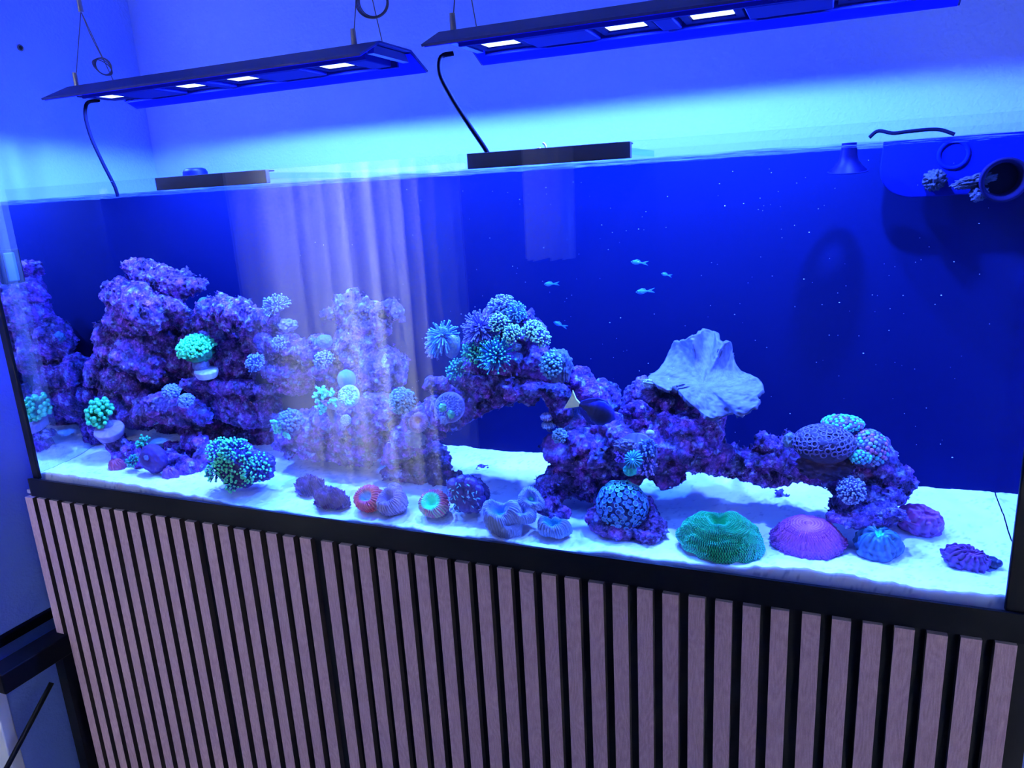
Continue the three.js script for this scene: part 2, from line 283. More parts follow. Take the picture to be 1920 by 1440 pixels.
function rockField(blobs, o) {
  const k = o.k ?? .010, knob = o.knob ?? .011, kf = o.kf ?? 46, rough = o.rough ?? .0035;
  return (x, y, z) => {
    let d = 1;
    for (const b of blobs) {
      const px = x - b.p.x, py = y - b.p.y, pz = z - b.p.z, ax = px / b.r.x, ay = py / b.r.y, az = pz / b.r.z, k0 = Math.sqrt(ax * ax + ay * ay + az * az);
      const e = k0 < 1e-4 ? -Math.min(b.r.x, b.r.y, b.r.z) : k0 * (k0 - 1) / Math.sqrt((ax / b.r.x) ** 2 + (ay / b.r.y) ** 2 + (az / b.r.z) ** 2);
      const h = clamp(.5 + .5 * (d - e) / k); d = lerp(d, e, h) - k * h * (1 - h);
    }
    if (Math.abs(d) > .03) return d;
    const wx = x + .006 * N3(x * 30, y * 30, z * 30), wy = y + .006 * N3(x * 30 + 9, y * 30, z * 30), wz = z;
    d += (worley(wx * kf, wy * kf, wz * kf) - .5) * knob;
    d += .006 * (o.warp ?? 1) * N3(x * 22, y * 22, z * 22) + rough * N3(x * 85, y * 85, z * 85) + rough * .8 * N3(x * 170, y * 170, z * 170);
    return d;
  };
}
function rockColor(o) {
  const A = o.a ?? PURPLE, B = o.b ?? BROWN, C = o.c ?? GREY, kf = o.kf ?? 46;
  return (x, y, z) => {
    const n1 = N3(x * 14, y * 14, z * 14 + (o.seed ?? 0)), n2 = N3(x * 45, y * 45, z * 45 + 4), n3 = N3(x * 150, y * 150, z * 150), w = worley(x * kf, y * kf, z * kf);
    let c = mixc(A, B, sstep(-.1, .7, n1 + .5 * n2)); c = mixc(c, C, sstep(.25, .8, n2 - .3 * n1 + .35 * n3)); c = mixc(c, PINK, .6 * sstep(.35, .8, N3(x * 20 + 30, y * 20, z * 20)));
    const s = lerp(1.45, .5, sstep(.2, .85, w)) * (1 + .5 * n3 + .9 * sstep(.45, .8, N3(x * 230, y * 230, z * 230 + 8))); return [c[0] * s, c[1] * s, c[2] * s];
  };
}
function blobsFrom(list, z0) {                               // [px, py, rx, ry, z?, rz?] in photo pixels at depth z
  return list.map(([px, py, rx, ry, z, rz]) => { const p = at(px, py, z ?? z0), s = mpp(p); return { p, r: V(rx * s, ry * s, (rz ?? Math.min(rx, ry) * 1.1) * s) }; });
}
function colorize(g, fn) { const P = g.attributes.position, c = new Float32Array(P.count * 3); for (let k = 0; k < P.count; k++) { const v = fn(P.getX(k), P.getY(k), P.getZ(k), k); c[k * 3] = v[0]; c[k * 3 + 1] = v[1]; c[k * 3 + 2] = v[2]; } g.setAttribute('color', new THREE.BufferAttribute(c, 3)); return g; }
function boxUV(g, m) {                                       // uv in metres over m, across the axis that a point faces
  const P = g.attributes.position, N = g.attributes.normal, u = new Float32Array(P.count * 2);
  for (let k = 0; k < P.count; k++) { const x = Math.abs(N.getX(k)), y = Math.abs(N.getY(k)), z = Math.abs(N.getZ(k)), a = x > y && x > z ? [P.getZ(k), P.getY(k)] : y > z ? [P.getX(k), P.getZ(k)] : [P.getX(k), P.getY(k)]; u[k * 2] = a[0] / m; u[k * 2 + 1] = a[1] / m; }
  g.setAttribute('uv', new THREE.BufferAttribute(u, 2)); return g;
}
function rockGeo(blobs, o = {}) {
  const lo = V(9, 9, 9), hi = V(-9, -9, -9); for (const b of blobs) { lo.min(b.p.clone().sub(b.r)); hi.max(b.p.clone().add(b.r)); } lo.subScalar(.022); hi.addScalar(.022);
  lo.z = Math.max(lo.z, TZ0 + .002); hi.z = Math.min(hi.z, -.018);
  const f0 = rockField(blobs, o), f = (x, y, z) => Math.max(f0(x, y, z), z - (hi.z - .006), lo.z + .004 - z);
  return boxUV(colorize(nets(lo, hi, o.cell ?? .0029, f), o.color ?? rockColor(o)), .06);
}
function rock(label, list, z0, o = {}) { const m = part(o.name ?? 'live_rock', rockGeo(blobsFrom(list, z0), o), o.mat ?? M.rock, scene); return tag(m, label, o.cat ?? 'rock', o.group); }
// ------------------------------------------------------------------ sand
{
  const x0 = TX0 + .001, x1 = TX1 - .001, z0 = TZ0 + .001, z1 = -.0148, nx = 560, nz = 90, pos = [], idx = [], col = [];
  const front = (x) => lerp(.010, -.006, sstep(.25, .75, x)) + .020 * sstep(1.25, 1.75, x) + .0022 * N3(x * 14, 0, 3) + .0012 * N3(x * 60, 0, 5);
  const H = (x, z) => { const e = Math.exp((z - z1) / .035); return SAND0 + SANDK * z + front(x) * e + .0035 * N3(x * 7, z * 9, 0) + .0016 * N3(x * 28, z * 34, 5) + .0007 * N3(x * 110, z * 110, 9); };
  for (let j = 0; j <= nz + 6; j++) for (let i = 0; i <= nx; i++) {
    const x = lerp(x0, x1, i / nx), z = lerp(z0, z1, Math.min(1, j / nz)), y = j <= nz ? H(x, z) : lerp(H(x, z1), .8135, (j - nz) / 6);
    pos.push(x, y, z);
    const n = N3(x * 60, y * 90, z * 60) * .5 + N3(x * 150, y * 150, z * 150) * .5, sp = sstep(.32, .7, n + .25 * N3(x * 8, 1, z * 14)) * (j <= nz ? .35 : .5), tint = sstep(.3, .7, N3(x * 9, y * 30, z * 9 + 3));
    const red = j > nz ? sstep(.35, .8, N3(x * 18, y * 60, 4)) * .5 : 0, side = 1;
    col.push(.86 * (1 - sp) * side * (1 - .06 * tint), (.90 - .28 * red) * (1 - sp * .9) * side, (.88 - .3 * red) * (1 - sp * .7) * side);
  }
  for (let j = 0; j < nz + 6; j++) for (let i = 0; i < nx; i++) { const a = j * (nx + 1) + i, b = a + nx + 1; idx.push(a, b, a + 1, a + 1, b, b + 1); }
  const g = new THREE.BufferGeometry(); g.setAttribute('position', new THREE.Float32BufferAttribute(pos, 3)); g.setAttribute('color', new THREE.Float32BufferAttribute(col, 3)); g.setIndex(idx); g.computeVertexNormals();
  tag(part('sand_bed', g, vcol(.95), scene), 'bright white coral sand covering the aquarium bottom', 'sand', null, 'stuff');
}

// ------------------------------------------------------------------ live rock, left to right
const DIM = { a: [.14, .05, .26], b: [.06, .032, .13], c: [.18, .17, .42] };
rock('craggy purple rock crowning the left rock tower', [[252, 500, 18, 16], [272, 512, 26, 26], [300, 525, 38, 26], [340, 530, 34, 24], [368, 534, 20, 14], [318, 552, 34, 18], [262, 535, 20, 22]], -.215, { rough: .0045, kf: 60, seed: 1 });
rock('large bulging rock on the upper left of the left tower, under the crown', [[228, 556, 32, 34], [265, 566, 44, 40], [288, 588, 34, 34], [238, 596, 34, 36], [262, 614, 34, 18], [300, 570, 22, 20], [325, 575, 26, 13], [345, 582, 16, 10]], -.185, { kf: 62, knob: .008, seed: 2 });
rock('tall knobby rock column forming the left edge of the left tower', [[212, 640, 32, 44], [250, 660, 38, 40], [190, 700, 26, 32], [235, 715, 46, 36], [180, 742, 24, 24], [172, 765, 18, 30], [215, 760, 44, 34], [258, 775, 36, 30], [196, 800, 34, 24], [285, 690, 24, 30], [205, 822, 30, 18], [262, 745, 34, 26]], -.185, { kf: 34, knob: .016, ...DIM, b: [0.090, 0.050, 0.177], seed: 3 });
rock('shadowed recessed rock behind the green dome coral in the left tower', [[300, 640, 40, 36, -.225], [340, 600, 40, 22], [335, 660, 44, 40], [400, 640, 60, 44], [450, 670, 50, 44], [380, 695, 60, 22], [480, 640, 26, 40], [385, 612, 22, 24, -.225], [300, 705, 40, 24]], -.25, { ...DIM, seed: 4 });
rock('overhanging purple ledge rock at the upper right of the left tower', [[392, 583, 22, 22], [420, 574, 26, 22], [448, 584, 32, 24], [480, 600, 30, 22], [425, 605, 26, 14], [455, 614, 26, 14], [505, 612, 22, 14]], -.19, { kf: 62, rough: .0045, seed: 5 });
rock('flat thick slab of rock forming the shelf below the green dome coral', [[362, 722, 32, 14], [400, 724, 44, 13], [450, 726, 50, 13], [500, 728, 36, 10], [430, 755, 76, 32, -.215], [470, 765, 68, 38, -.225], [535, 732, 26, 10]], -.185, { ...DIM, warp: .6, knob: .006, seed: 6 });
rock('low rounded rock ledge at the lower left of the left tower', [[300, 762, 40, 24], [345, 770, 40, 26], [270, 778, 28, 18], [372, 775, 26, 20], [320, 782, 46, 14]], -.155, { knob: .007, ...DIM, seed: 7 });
rock('spread of rubble rock at the foot of the left tower', [[215, 828, 26, 14], [240, 848, 32, 18, -.125], [262, 868, 26, 12, -.10], [310, 862, 44, 18], [355, 872, 34, 16, -.11], [365, 830, 36, 18, -.15], [395, 850, 24, 24, -.14], [340, 885, 40, 10, -.095], [330, 842, 34, 14, -.15]], -.12, { kf: 55, seed: 8 });
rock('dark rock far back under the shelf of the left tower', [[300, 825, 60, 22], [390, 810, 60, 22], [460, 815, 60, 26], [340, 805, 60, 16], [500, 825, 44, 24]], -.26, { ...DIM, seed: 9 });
rock('stepped purple rock joining the left tower to the middle mound', [[512, 600, 14, 22], [515, 640, 24, 26], [545, 650, 30, 24], [578, 662, 34, 26], [520, 690, 34, 28], [560, 694, 46, 26], [605, 690, 22, 22], [590, 640, 20, 16], [612, 660, 12, 22], [548, 722, 44, 14]], -.195, { kf: 56, seed: 10 });
rock('tall rear rock seen through the curtain reflection', [[618, 592, 16, 14], [648, 576, 24, 22], [662, 560, 12, 16], [688, 578, 26, 18], [722, 576, 24, 14], [746, 588, 12, 12], [665, 605, 34, 26], [700, 610, 34, 24], [672, 650, 44, 44], [700, 700, 60, 50], [650, 700, 40, 44], [730, 690, 36, 36]], -.235, { rough: .0045, seed: 11, a: [0.180, 0.075, 0.354] });
rock('broad middle mound of rock left of the arch', [[528, 800, 20, 24], [548, 822, 32, 32], [580, 806, 40, 38], [620, 790, 40, 38], [660, 800, 46, 44], [700, 780, 44, 44], [640, 840, 52, 26], [690, 830, 48, 34], [590, 842, 40, 20], [668, 862, 36, 14], [735, 770, 26, 34]], -.165, { kf: 52, seed: 12 });
rock('long sloping rock forming the left leg of the arch', [[748, 842, 26, 24], [770, 820, 34, 32], [800, 795, 42, 34], [830, 775, 44, 36], [865, 760, 42, 34], [900, 745, 40, 30], [820, 722, 24, 16], [860, 722, 36, 20], [740, 862, 18, 14], [790, 830, 24, 14], [935, 742, 34, 22]], -.145, { kf: 56, knob: .009, seed: 13 });
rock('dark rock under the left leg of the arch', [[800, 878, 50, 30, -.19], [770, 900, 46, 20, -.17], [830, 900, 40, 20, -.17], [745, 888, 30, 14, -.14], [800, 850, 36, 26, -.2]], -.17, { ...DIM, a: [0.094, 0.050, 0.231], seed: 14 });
rock('rounded rock at the top of the arch carrying the torch corals', [[905, 630, 34, 34], [935, 600, 30, 28], [960, 595, 30, 26], [985, 608, 28, 24], [1002, 628, 26, 24], [920, 665, 46, 34], [965, 660, 44, 36], [960, 690, 60, 22], [1005, 680, 40, 32], [890, 690, 40, 18], [1035, 700, 32, 24]], -.155, { kf: 52, seed: 15 });
rock('flat rock spanning the top of the arch below the torch corals', [[880, 715, 50, 16], [940, 722, 56, 20], [1000, 728, 50, 20], [1045, 738, 36, 20], [1050, 760, 22, 18], [985, 745, 30, 10], [1055, 778, 20, 20, -.13]], -.135, { ...DIM, knob: .006, seed: 16 });
rock('bright purple encrusted rock at the right shoulder of the arch', [[1086, 712, 26, 22], [1105, 735, 26, 22], [1078, 735, 22, 20]], -.15, { a: [0.198, 0.050, 0.571], b: PURPLE, seed: 17 });
rock('pitted lilac rock between the arch shoulder and the blue tang', [[1128, 735, 26, 22], [1140, 760, 22, 30], [1110, 760, 30, 26], [1152, 745, 8, 26]], -.17, { c: [0.180, 0.225, 0.680], kf: 70, seed: 18 });
rock('teal-blue lumpy rock below the white tail of the tang', [[1075, 770, 20, 22], [1070, 795, 18, 18], [1088, 785, 18, 22], [1062, 760, 16, 14]], -.15, { a: [0.079, 0.180, 0.544], b: [0.072, 0.110, 0.408], knob: .008, seed: 19 });
rock('huge knobby purple rock at the centre under the blue tang', [[1045, 842, 28, 32], [1070, 862, 36, 32], [1100, 830, 42, 34], [1130, 862, 44, 36], [1165, 820, 46, 36], [1180, 862, 50, 36], [1225, 830, 50, 40], [1235, 872, 42, 30], [1255, 895, 26, 20], [1285, 835, 40, 36], [1320, 825, 38, 44], [1330, 790, 28, 34], [1290, 795, 40, 30], [1210, 792, 50, 24], [1150, 800, 40, 20], [1300, 868, 36, 22], [1100, 890, 44, 18], [1160, 893, 44, 16], [1345, 860, 26, 24]], -.135, { kf: 50, knob: .012, seed: 20, cell: .0036 });
rock('smooth wedge of purple rock under the left tip of the leather coral', [[1195, 742, 24, 18], [1220, 732, 26, 24], [1240, 750, 34, 22], [1213, 722, 16, 16], [1178, 752, 14, 9]], -.155, { knob: .005, a: [0.151, 0.065, 0.354], seed: 21 });
rock('oval ridged purple rock below the wedge, right of the blue tang', [[1180, 772, 20, 12], [1205, 770, 22, 13], [1190, 767, 20, 11]], -.125, { knob: .007, kf: 70, a: [0.144, 0.035, 0.354], b: [0.115, 0.030, 0.272], seed: 22 });
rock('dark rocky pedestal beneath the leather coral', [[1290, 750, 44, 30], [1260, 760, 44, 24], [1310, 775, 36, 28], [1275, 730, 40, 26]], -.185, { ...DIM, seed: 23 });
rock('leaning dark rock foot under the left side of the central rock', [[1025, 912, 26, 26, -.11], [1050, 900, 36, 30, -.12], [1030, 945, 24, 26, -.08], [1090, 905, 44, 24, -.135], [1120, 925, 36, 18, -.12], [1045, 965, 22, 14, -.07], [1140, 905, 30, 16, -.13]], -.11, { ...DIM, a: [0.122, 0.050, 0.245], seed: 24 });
rock('low rocky bridge between the central rock and the right stack', [[1375, 858, 30, 24], [1410, 868, 34, 28], [1440, 832, 26, 22], [1452, 858, 34, 30], [1478, 838, 16, 24], [1490, 868, 32, 24], [1425, 893, 36, 16], [1470, 895, 34, 14], [1520, 886, 34, 18], [1355, 875, 24, 18]], -.165, { kf: 56, seed: 25, a: [0.144, 0.060, 0.354] });
rock('wide rock base of the right stack', [[1590, 975, 34, 14, -.10], [1625, 968, 46, 20, -.11], [1660, 965, 32, 20, -.11], [1580, 945, 26, 26, -.13], [1620, 940, 46, 26, -.14], [1660, 930, 36, 26, -.15]], -.12, { knob: .008, seed: 26, a: [0.108, 0.060, 0.326] });
rock('upper rock of the right stack with pale knobs on its right end', [[1620, 905, 40, 24], [1655, 890, 36, 28], [1685, 905, 26, 22], [1697, 915, 14, 14], [1575, 900, 30, 26], [1600, 875, 50, 22], [1650, 860, 30, 30], [1668, 872, 20, 18]], -.165, { kf: 48, seed: 27, a: [0.122, 0.065, 0.381], c: [0.180, 0.250, 0.680] });
rock('small purple stone lying on bare sand beyond the arch', [[908, 884, 13, 7], [902, 883, 8, 8]], -.225, { knob: .004, warp: .4, cell: .002, a: [0.122, 0.075, 0.326] });
rock('tiny lilac shell fragment on the sand under the rocky bridge', [[1464, 928, 8, 4], [1472, 930, 7, 3], [1462, 924, 4, 4]], -.225, { knob: .002, warp: .3, cell: .0015, a: [0.151, 0.150, 0.490], b: [0.108, 0.100, 0.354] });
// ------------------------------------------------------------------ coral builders
const cylU = new THREE.CylinderGeometry(.62, 1, 1, 5, 2).translate(0, .5, 0), tipU = new THREE.IcosahedronGeometry(1, 0), tipS = new THREE.IcosahedronGeometry(1, 1);
tipU.computeVertexNormals();
const deep = (c) => c[1] > 1.3 * c[2] ? [c[0] * .5, c[1] * .8, c[2] * .42] : [c[0] * .45, c[1] * .5, c[2] * .7];
const qUp = (d) => new THREE.Quaternion().setFromUnitVectors(V(0, 1, 0), d);
function tentacles(parent, o) {                              // o: c centre, r core radius, len, w, tip, n, up, spread(0..1), col, col2, tcol, droop
  o = { ...o, col: deep(o.col), col2: o.col2 && deep(o.col2), tcol: deep(o.tcol) }; const r = rng(o.seed ?? 1), a = new MB(), b = new MB(), up = (o.up ?? V(-.1, .75, .6)).clone().normalize(), q = qUp(up), m = new THREE.Matrix4();
  for (let k = 0; k < o.n; k++) {
    const cz = 1 - (k + .5) / o.n * 2 * (o.spread ?? .6), ph = k * 2.39996 + r() * .5, s = Math.sqrt(Math.max(0, 1 - cz * cz));
    const d0 = V(s * Math.cos(ph), cz, s * Math.sin(ph)).applyQuaternion(q), d = d0.clone().add(V((r() - .5) * .5, (r() - .5) * .5 - (o.droop ?? 0), (r() - .5) * .5)).normalize();
    const e = o.c.clone().add(d0.clone().multiply(V(o.rx ?? 1, o.ry ?? 1, o.rz ?? 1)).multiplyScalar(o.r)), L = o.len * (.65 + .6 * r()), w = o.w * (.8 + .4 * r());
    m.compose(e, qUp(d), V(w, L, w)); a.add(cylU, m, o.col, o.col2 ?? o.col);
    const t = o.tip * (.75 + .5 * r()); m.compose(e.addScaledVector(d, L), new THREE.Quaternion(), V(t, t, t)); b.add(o.big ? tipS : tipU, m, o.tcol);
  }
  part('tentacles', a.geo(), M.slime, parent, { kind: 'stuff' }); part('tips', b.geo(), M.slime, parent, { kind: 'stuff', label: o.tipLabel });
}
function lump(c, rx, ry, rz, col, seed = 0, amp = .12, f = 60, det = 4, col2) { col = deep(col); col2 = col2 && deep(col2);   // rounded irregular body
  const g = new THREE.IcosahedronGeometry(1, Math.min(24, det * 4)), P = g.attributes.position, n = P.count, cl = new Float32Array(n * 3), nr = V();
  const v = V(); for (let k = 0; k < n; k++) { v.fromBufferAttribute(P, k); const s = 1 + amp * N3(v.x * f * rx + seed, v.y * f * rx, v.z * f * rx) + amp * .5 * N3(v.x * f * rx * 2.7, v.y * f * rx * 2.7 + seed, v.z * f * rx * 2.7); P.setXYZ(k, c.x + v.x * rx * s, c.y + v.y * ry * s, c.z + v.z * rz * s); const t = clamp(.5 + .5 * N3(v.x * 3 + seed, v.y * 3, v.z * 3)), cc = mixc(col, col2 ?? col.map((x) => x * .6), t); cl.set(cc, k * 3); }
  // smooth normals on the welded sphere
  const g2 = weld(g, cl); return g2;
}
function weld(g, cl) {
  const P = g.attributes.position, map = new Map(), pos = [], col = [], idx = [];
  for (let k = 0; k < P.count; k++) { const key = `${Math.round(P.getX(k) * 4e5)},${Math.round(P.getY(k) * 4e5)},${Math.round(P.getZ(k) * 4e5)}`; let i = map.get(key); if (i === undefined) { i = pos.length / 3; map.set(key, i); pos.push(P.getX(k), P.getY(k), P.getZ(k)); col.push(cl[k * 3], cl[k * 3 + 1], cl[k * 3 + 2]); } idx.push(i); }
  const o = new THREE.BufferGeometry(); o.setAttribute('position', new THREE.Float32BufferAttribute(pos, 3)); o.setAttribute('color', new THREE.Float32BufferAttribute(col, 3)); o.setIndex(idx); o.computeVertexNormals(); return o;
}
const A = (px, py, z) => at(px, py, z);
function tuft(name, label, px, py, z, rp, o) {               // tentacled coral: rp core radius in photo pixels
  const p = A(px, py, z), s = mpp(p), t = thing(name, label, o.cat ?? 'coral', p, o.group);
  const b = o.base ?? [.3, .1, .2];
  part('stalk', lump(V(0, -rp * s * .1, 0), rp * s * .8 * (o.rx ?? 1), rp * s * .8 * (o.ry ?? 1), rp * s * .75, b, px, .15, 70, 2), M.coral, t);
  tentacles(t, { ...o, c: V(0, 0, 0), r: rp * s * .62, len: o.len * s, w: o.w * s, tip: o.tip * s, seed: px, ry: o.ry, rx: o.rx });
  return t;
}
function plug(parent, c, r, h, up = V(0, 1, 0), col = [.62, .56, .62]) { part('frag_plug', colorize(new THREE.LatheGeometry([[.0001, 0], [r * .8, 0], [r * .86, h * .15], [r, h * .75], [r * .94, h], [.0001, h]].map(([x, y]) => new THREE.Vector2(x, y)), 28).applyQuaternion(qUp(up.clone().normalize())).translate(c.x, c.y, c.z), (x, y, z) => col.map((v) => v * (.85 + .3 * N3(x * 200, y * 200, z * 200)))), M.coral, parent); }

// fleshy disc corals: a polar sheet from the mouth (s = 0) over a crest to the foot (s = 1)
function polar(o) {
  const ns = o.ns ?? 56, nt = o.nt ?? 168, s0 = o.s0 ?? 0, s1 = o.s1 ?? 1, pos = [], col = [], idx = [], P = o.prof;
  const pr = (s) => { const x = clamp(s) * (P.length - 1), i = Math.min(P.length - 2, Math.floor(x)), t = x - i, a = P[Math.max(0, i - 1)], b = P[i], c = P[i + 1], d = P[Math.min(P.length - 1, i + 2)], cr = (q) => .5 * (2 * b[q] + (c[q] - a[q]) * t + (2 * a[q] - 5 * b[q] + 4 * c[q] - d[q]) * t * t + (3 * b[q] - a[q] - 3 * c[q] + d[q]) * t * t * t); return [cr(0), cr(1)]; };
  for (let j = 0; j <= ns; j++) for (let i = 0; i < nt; i++) {
    const s = lerp(s0, s1, j / ns), th = i / nt * 6.28319, [r0, h0] = pr(s); let lobe = 1, hh = 1;
    for (const [k, a, ph, ha] of o.lobes ?? []) { lobe += a * Math.cos(k * th + ph); hh += (ha ?? 0) * Math.cos(k * th + ph); }
    const rid = (o.ridge ?? 0) * Math.cos((o.nr ?? 24) * th + (o.rw ?? 1.5) * N3(Math.cos(th) * 2, Math.sin(th) * 2, s * 2 + (o.seed ?? 0))) * sstep(.12, .45, s), bead = (o.bead ?? 0) * Math.cos(s * (o.nb ?? 90)) * Math.cos((o.nr ?? 24) * th);
    const nz = (o.noise ?? .05) * N3(Math.cos(th) * r0 * 2.5, Math.sin(th) * r0 * 2.5, h0 * 3 + (o.seed ?? 0)), k = 1 + (rid + bead) * .6 + nz;
    const off = (rid + bead) * Math.min(1, r0 * 2) + nz;
    pos.push(Math.cos(th) * r0 * lobe * o.rx * (1 + (k - 1) * sstep(.5, .9, s)), (h0 * hh + off * (1 - sstep(.8, 1, s))) * o.h, Math.sin(th) * r0 * lobe * o.rz * (1 + (k - 1) * sstep(.5, .9, s)));
    const c = o.color(s, th, (rid + bead) / ((o.ridge ?? 0) + (o.bead ?? 0) + 1e-6)); if (c[1] > 1.2 * c[2]) col.push(c[0] * .5, c[1] * .9, c[2] * .5); else col.push(c[0] * .62, c[1] * .5, c[2] * .58);
  }
  for (let j = 0; j < ns; j++) for (let i = 0; i < nt; i++) { const a = j * nt + i, b = j * nt + (i + 1) % nt; idx.push(a, b, a + nt, b, b + nt, a + nt); }
  if (s0 === 0) { const c = pos.length / 3; const [, h0] = pr(0); pos.push(0, h0 * o.h, 0); { const c = o.color(0, 0, 0); col.push(c[0] * .6, c[1] * .75, c[2] * .5); } for (let i = 0; i < nt; i++) idx.push(c, (i + 1) % nt, i); }
  const g = new THREE.BufferGeometry(); g.setAttribute('position', new THREE.Float32BufferAttribute(pos, 3)); g.setAttribute('color', new THREE.Float32BufferAttribute(col, 3)); g.setIndex(idx); g.computeVertexNormals(); return g;
}
const DONUT = [[.02, .55], [.12, .50], [.24, .58], [.38, .86], [.55, 1], [.74, .95], [.90, .70], [.97, .35], [.92, .0]];
const DOME = [[.02, .80], [.08, .78], [.2, .93], [.4, 1], [.62, .92], [.82, .70], [.95, .40], [1.0, .18], [.93, .0]];
const PLATE = [[.02, .97], [.2, 1], [.38, .98], [.54, .89], [.70, .69], [.84, .43], [.95, .20], [1.0, .08], [.97, .0]];
// px, py: middle of the foot; wpx, hpx: half width and height in photo pixels; tilt leans the face towards the camera
function fleshy(label, px, py, wpx, hpx, o) {
  const dp = o.dpx ?? wpx * .7, p = o.p ?? onSand(px, py - dp * Math.cos(o.tilt ?? 0) * .42), s = mpp(p), t = thing(o.name ?? 'brain_coral', label, 'coral', p.clone().add(V(0, -.002, 0)), o.group);
  const par = { prof: o.prof ?? DONUT, rx: wpx * s, rz: (o.dpx ?? wpx * .7) * s, h: hpx * s, ...o }, q = o.q ?? .2;
  const holder = (g) => g.rotateY(o.yaw ?? 0).rotateX(o.tilt ?? 0).rotateZ(o.roll ?? 0).translate(0, dp * Math.sin(o.tilt ?? 0) * .85 * s, 0);
  part('mouth', holder(polar({ ...par, s0: 0, s1: q, ns: 16, color: o.color })), M.slime, t);
  part('mantle', holder(polar({ ...par, s0: q, s1: 1, color: o.color })), M.slime, t);
  for (const e of o.extra ?? []) { const pe = { ...par, ...e, rx: e.w * s, rz: e.d * s, h: e.hh * s }; part('lobe', polar({ ...pe, color: e.color ?? o.color }).rotateY(e.yaw ?? 0).rotateX(e.tilt ?? 0).rotateZ(e.roll ?? 0).translate(e.x * s, e.y * s + e.d * Math.sin(e.tilt ?? 0) * .7 * s, e.z * s), M.slime, t); }
  if (o.foot || (o.tilt ?? 0) > .3) part('skeleton', lump(V(0, dp * Math.sin(o.tilt ?? 0) * .4 * s, -dp * .12 * s), wpx * s * .78, Math.max(.12 * hpx, dp * Math.sin(o.tilt ?? 0) * .75) * s, par.rz * .66, [.28, .2, .34], px, .1, 80, 3), M.coral, t);
  return t;
}
// ------------------------------------------------------------------ corals on the left tower
{
  const t = tuft('hammer_coral', 'bright green dome-shaped coral on a pale plug in the left tower', 370, 656, -.165, 36, { n: 420, len: 11, w: 2.2, tip: 2.7, spread: .52, up: V(-.1, 1, .35), ry: .72, col: [.02, .42, .22], col2: [.05, .75, .42], tcol: [.15, 1, .6], base: [.05, .35, .25] });
  const p = t.position, s = mpp(p);
  part('neck', lump(V(2 * s, -28 * s, 0), 16 * s, 14 * s, 14 * s, [.42, .33, .38], 3, .1, 60, 2), M.coral, t);
  plug(t, V(14 * s, -52 * s, 0), 22 * s, 15 * s, V(.08, 1, .1), [.6, .52, .55]);
}
{
  const t = tuft('frogspawn_coral', 'small green frogspawn coral with thick blunt tentacles at the tower foot', 190, 776, -.115, 17, { n: 60, len: 15, w: 3.2, tip: 4.2, big: true, spread: .6, up: V(-.1, .6, .8), col: [.01, .16, .10], col2: [.02, .34, .2], tcol: [.08, .66, .36], base: [.05, .2, .15] });
  const s = mpp(t.position); plug(t, V(16 * s, -42 * s, 0), 27 * s, 18 * s, V(.15, 1, .35), [.32, .2, .3]);
  part('neck', lump(V(10 * s, -24 * s, 0), 11 * s, 12 * s, 10 * s, [.3, .25, .3], 2, .1, 60, 2), M.coral, t);
}
const bodyAt = (name, label, px, py, z, rx, ry, col, o = {}) => { const p = A(px, py, z), s = mpp(p), t = thing(name, label, o.cat ?? 'coral', p, o.group); part(o.part ?? 'body', lump(V(0, 0, 0), rx * s, ry * s, (o.rz ?? (rx + ry) / 2) * s, col, px + py, o.amp ?? .12, o.f ?? 70, o.det ?? 3, o.col2), M.coral, t); return t; };
bodyAt('sponge', 'small teal cone-shaped sponge on top of the left tower', 384, 574, -.205, 12, 17, [.16, .42, .42], { amp: .08 });
bodyAt('sponge', 'dull teal lump growing on the left flank of the left tower', 187, 634, -.175, 13, 11, [.12, .34, .36], {});
tuft('star_polyp_coral', 'tiny green polyp cluster beside the dark red mushroom coral', 270, 830, -.075, 8, { n: 26, len: 8, w: 1.6, tip: 2.2, col: [.02, .3, .2], tcol: [.06, .6, .38] });
tuft('star_polyp_coral', 'low green polyp patch on the sand behind the small red coral', 250, 865, -.075, 9, { n: 30, len: 7, w: 1.6, tip: 2.0, ry: .6, col: [.02, .25, .2], tcol: [.05, .5, .36] });
{ // encrusting blue colony on the ledge
  for (const [px, py, rx, ry, l] of [[322, 735, 22, 16, 'bumpy blue branching colony hanging over the lower ledge'], [350, 752, 18, 15, 'bright speckled blue colony at the end of the lower ledge']]) {
    const t = tuft('montipora_coral', l, px, py, -.115, rx * .8, { n: 130, len: 5, w: 2.2, tip: 2.8, spread: .65, ry: ry / rx, col: [.12, .14, .4], tcol: [.34, .4, .62], base: [.15, .1, .3] });
  }
}
tuft('pipe_organ_coral', 'pale lilac shaggy polyp tuft on top of the stepped rock', 518, 575, -.185, 17, { n: 130, len: 15, w: 1.5, tip: 1.7, spread: .6, up: V(0, 1, .4), ry: .7, col: [.34, .28, .42], tcol: [.62, .66, .7], base: [.35, .25, .4] });
bodyAt('sponge', 'pale violet block-shaped sponge on the stepped rock', 540, 610, -.18, 18, 12, [.42, .32, .5], { amp: .2 });
tuft('xenia_coral', 'rounded pale polyp cluster low on the stepped rock', 527, 645, -.165, 13, { n: 120, len: 7, w: 1.5, tip: 1.8, col: [.3, .24, .42], tcol: [.5, .5, .62], base: [.3, .2, .4] });
tuft('xenia_coral', 'blue shaggy polyp cluster at the right end of the shelf slab', 480, 682, -.150, 15, { n: 130, len: 9, w: 1.5, tip: 1.8, col: [.16, .2, .44], tcol: [.4, .52, .62], base: [.2, .16, .4] });
bodyAt('sponge', 'smooth light blue sponge lump on the right of the stepped rock', 608, 640, -.18, 15, 13, [.24, .36, .6], { amp: .1 });
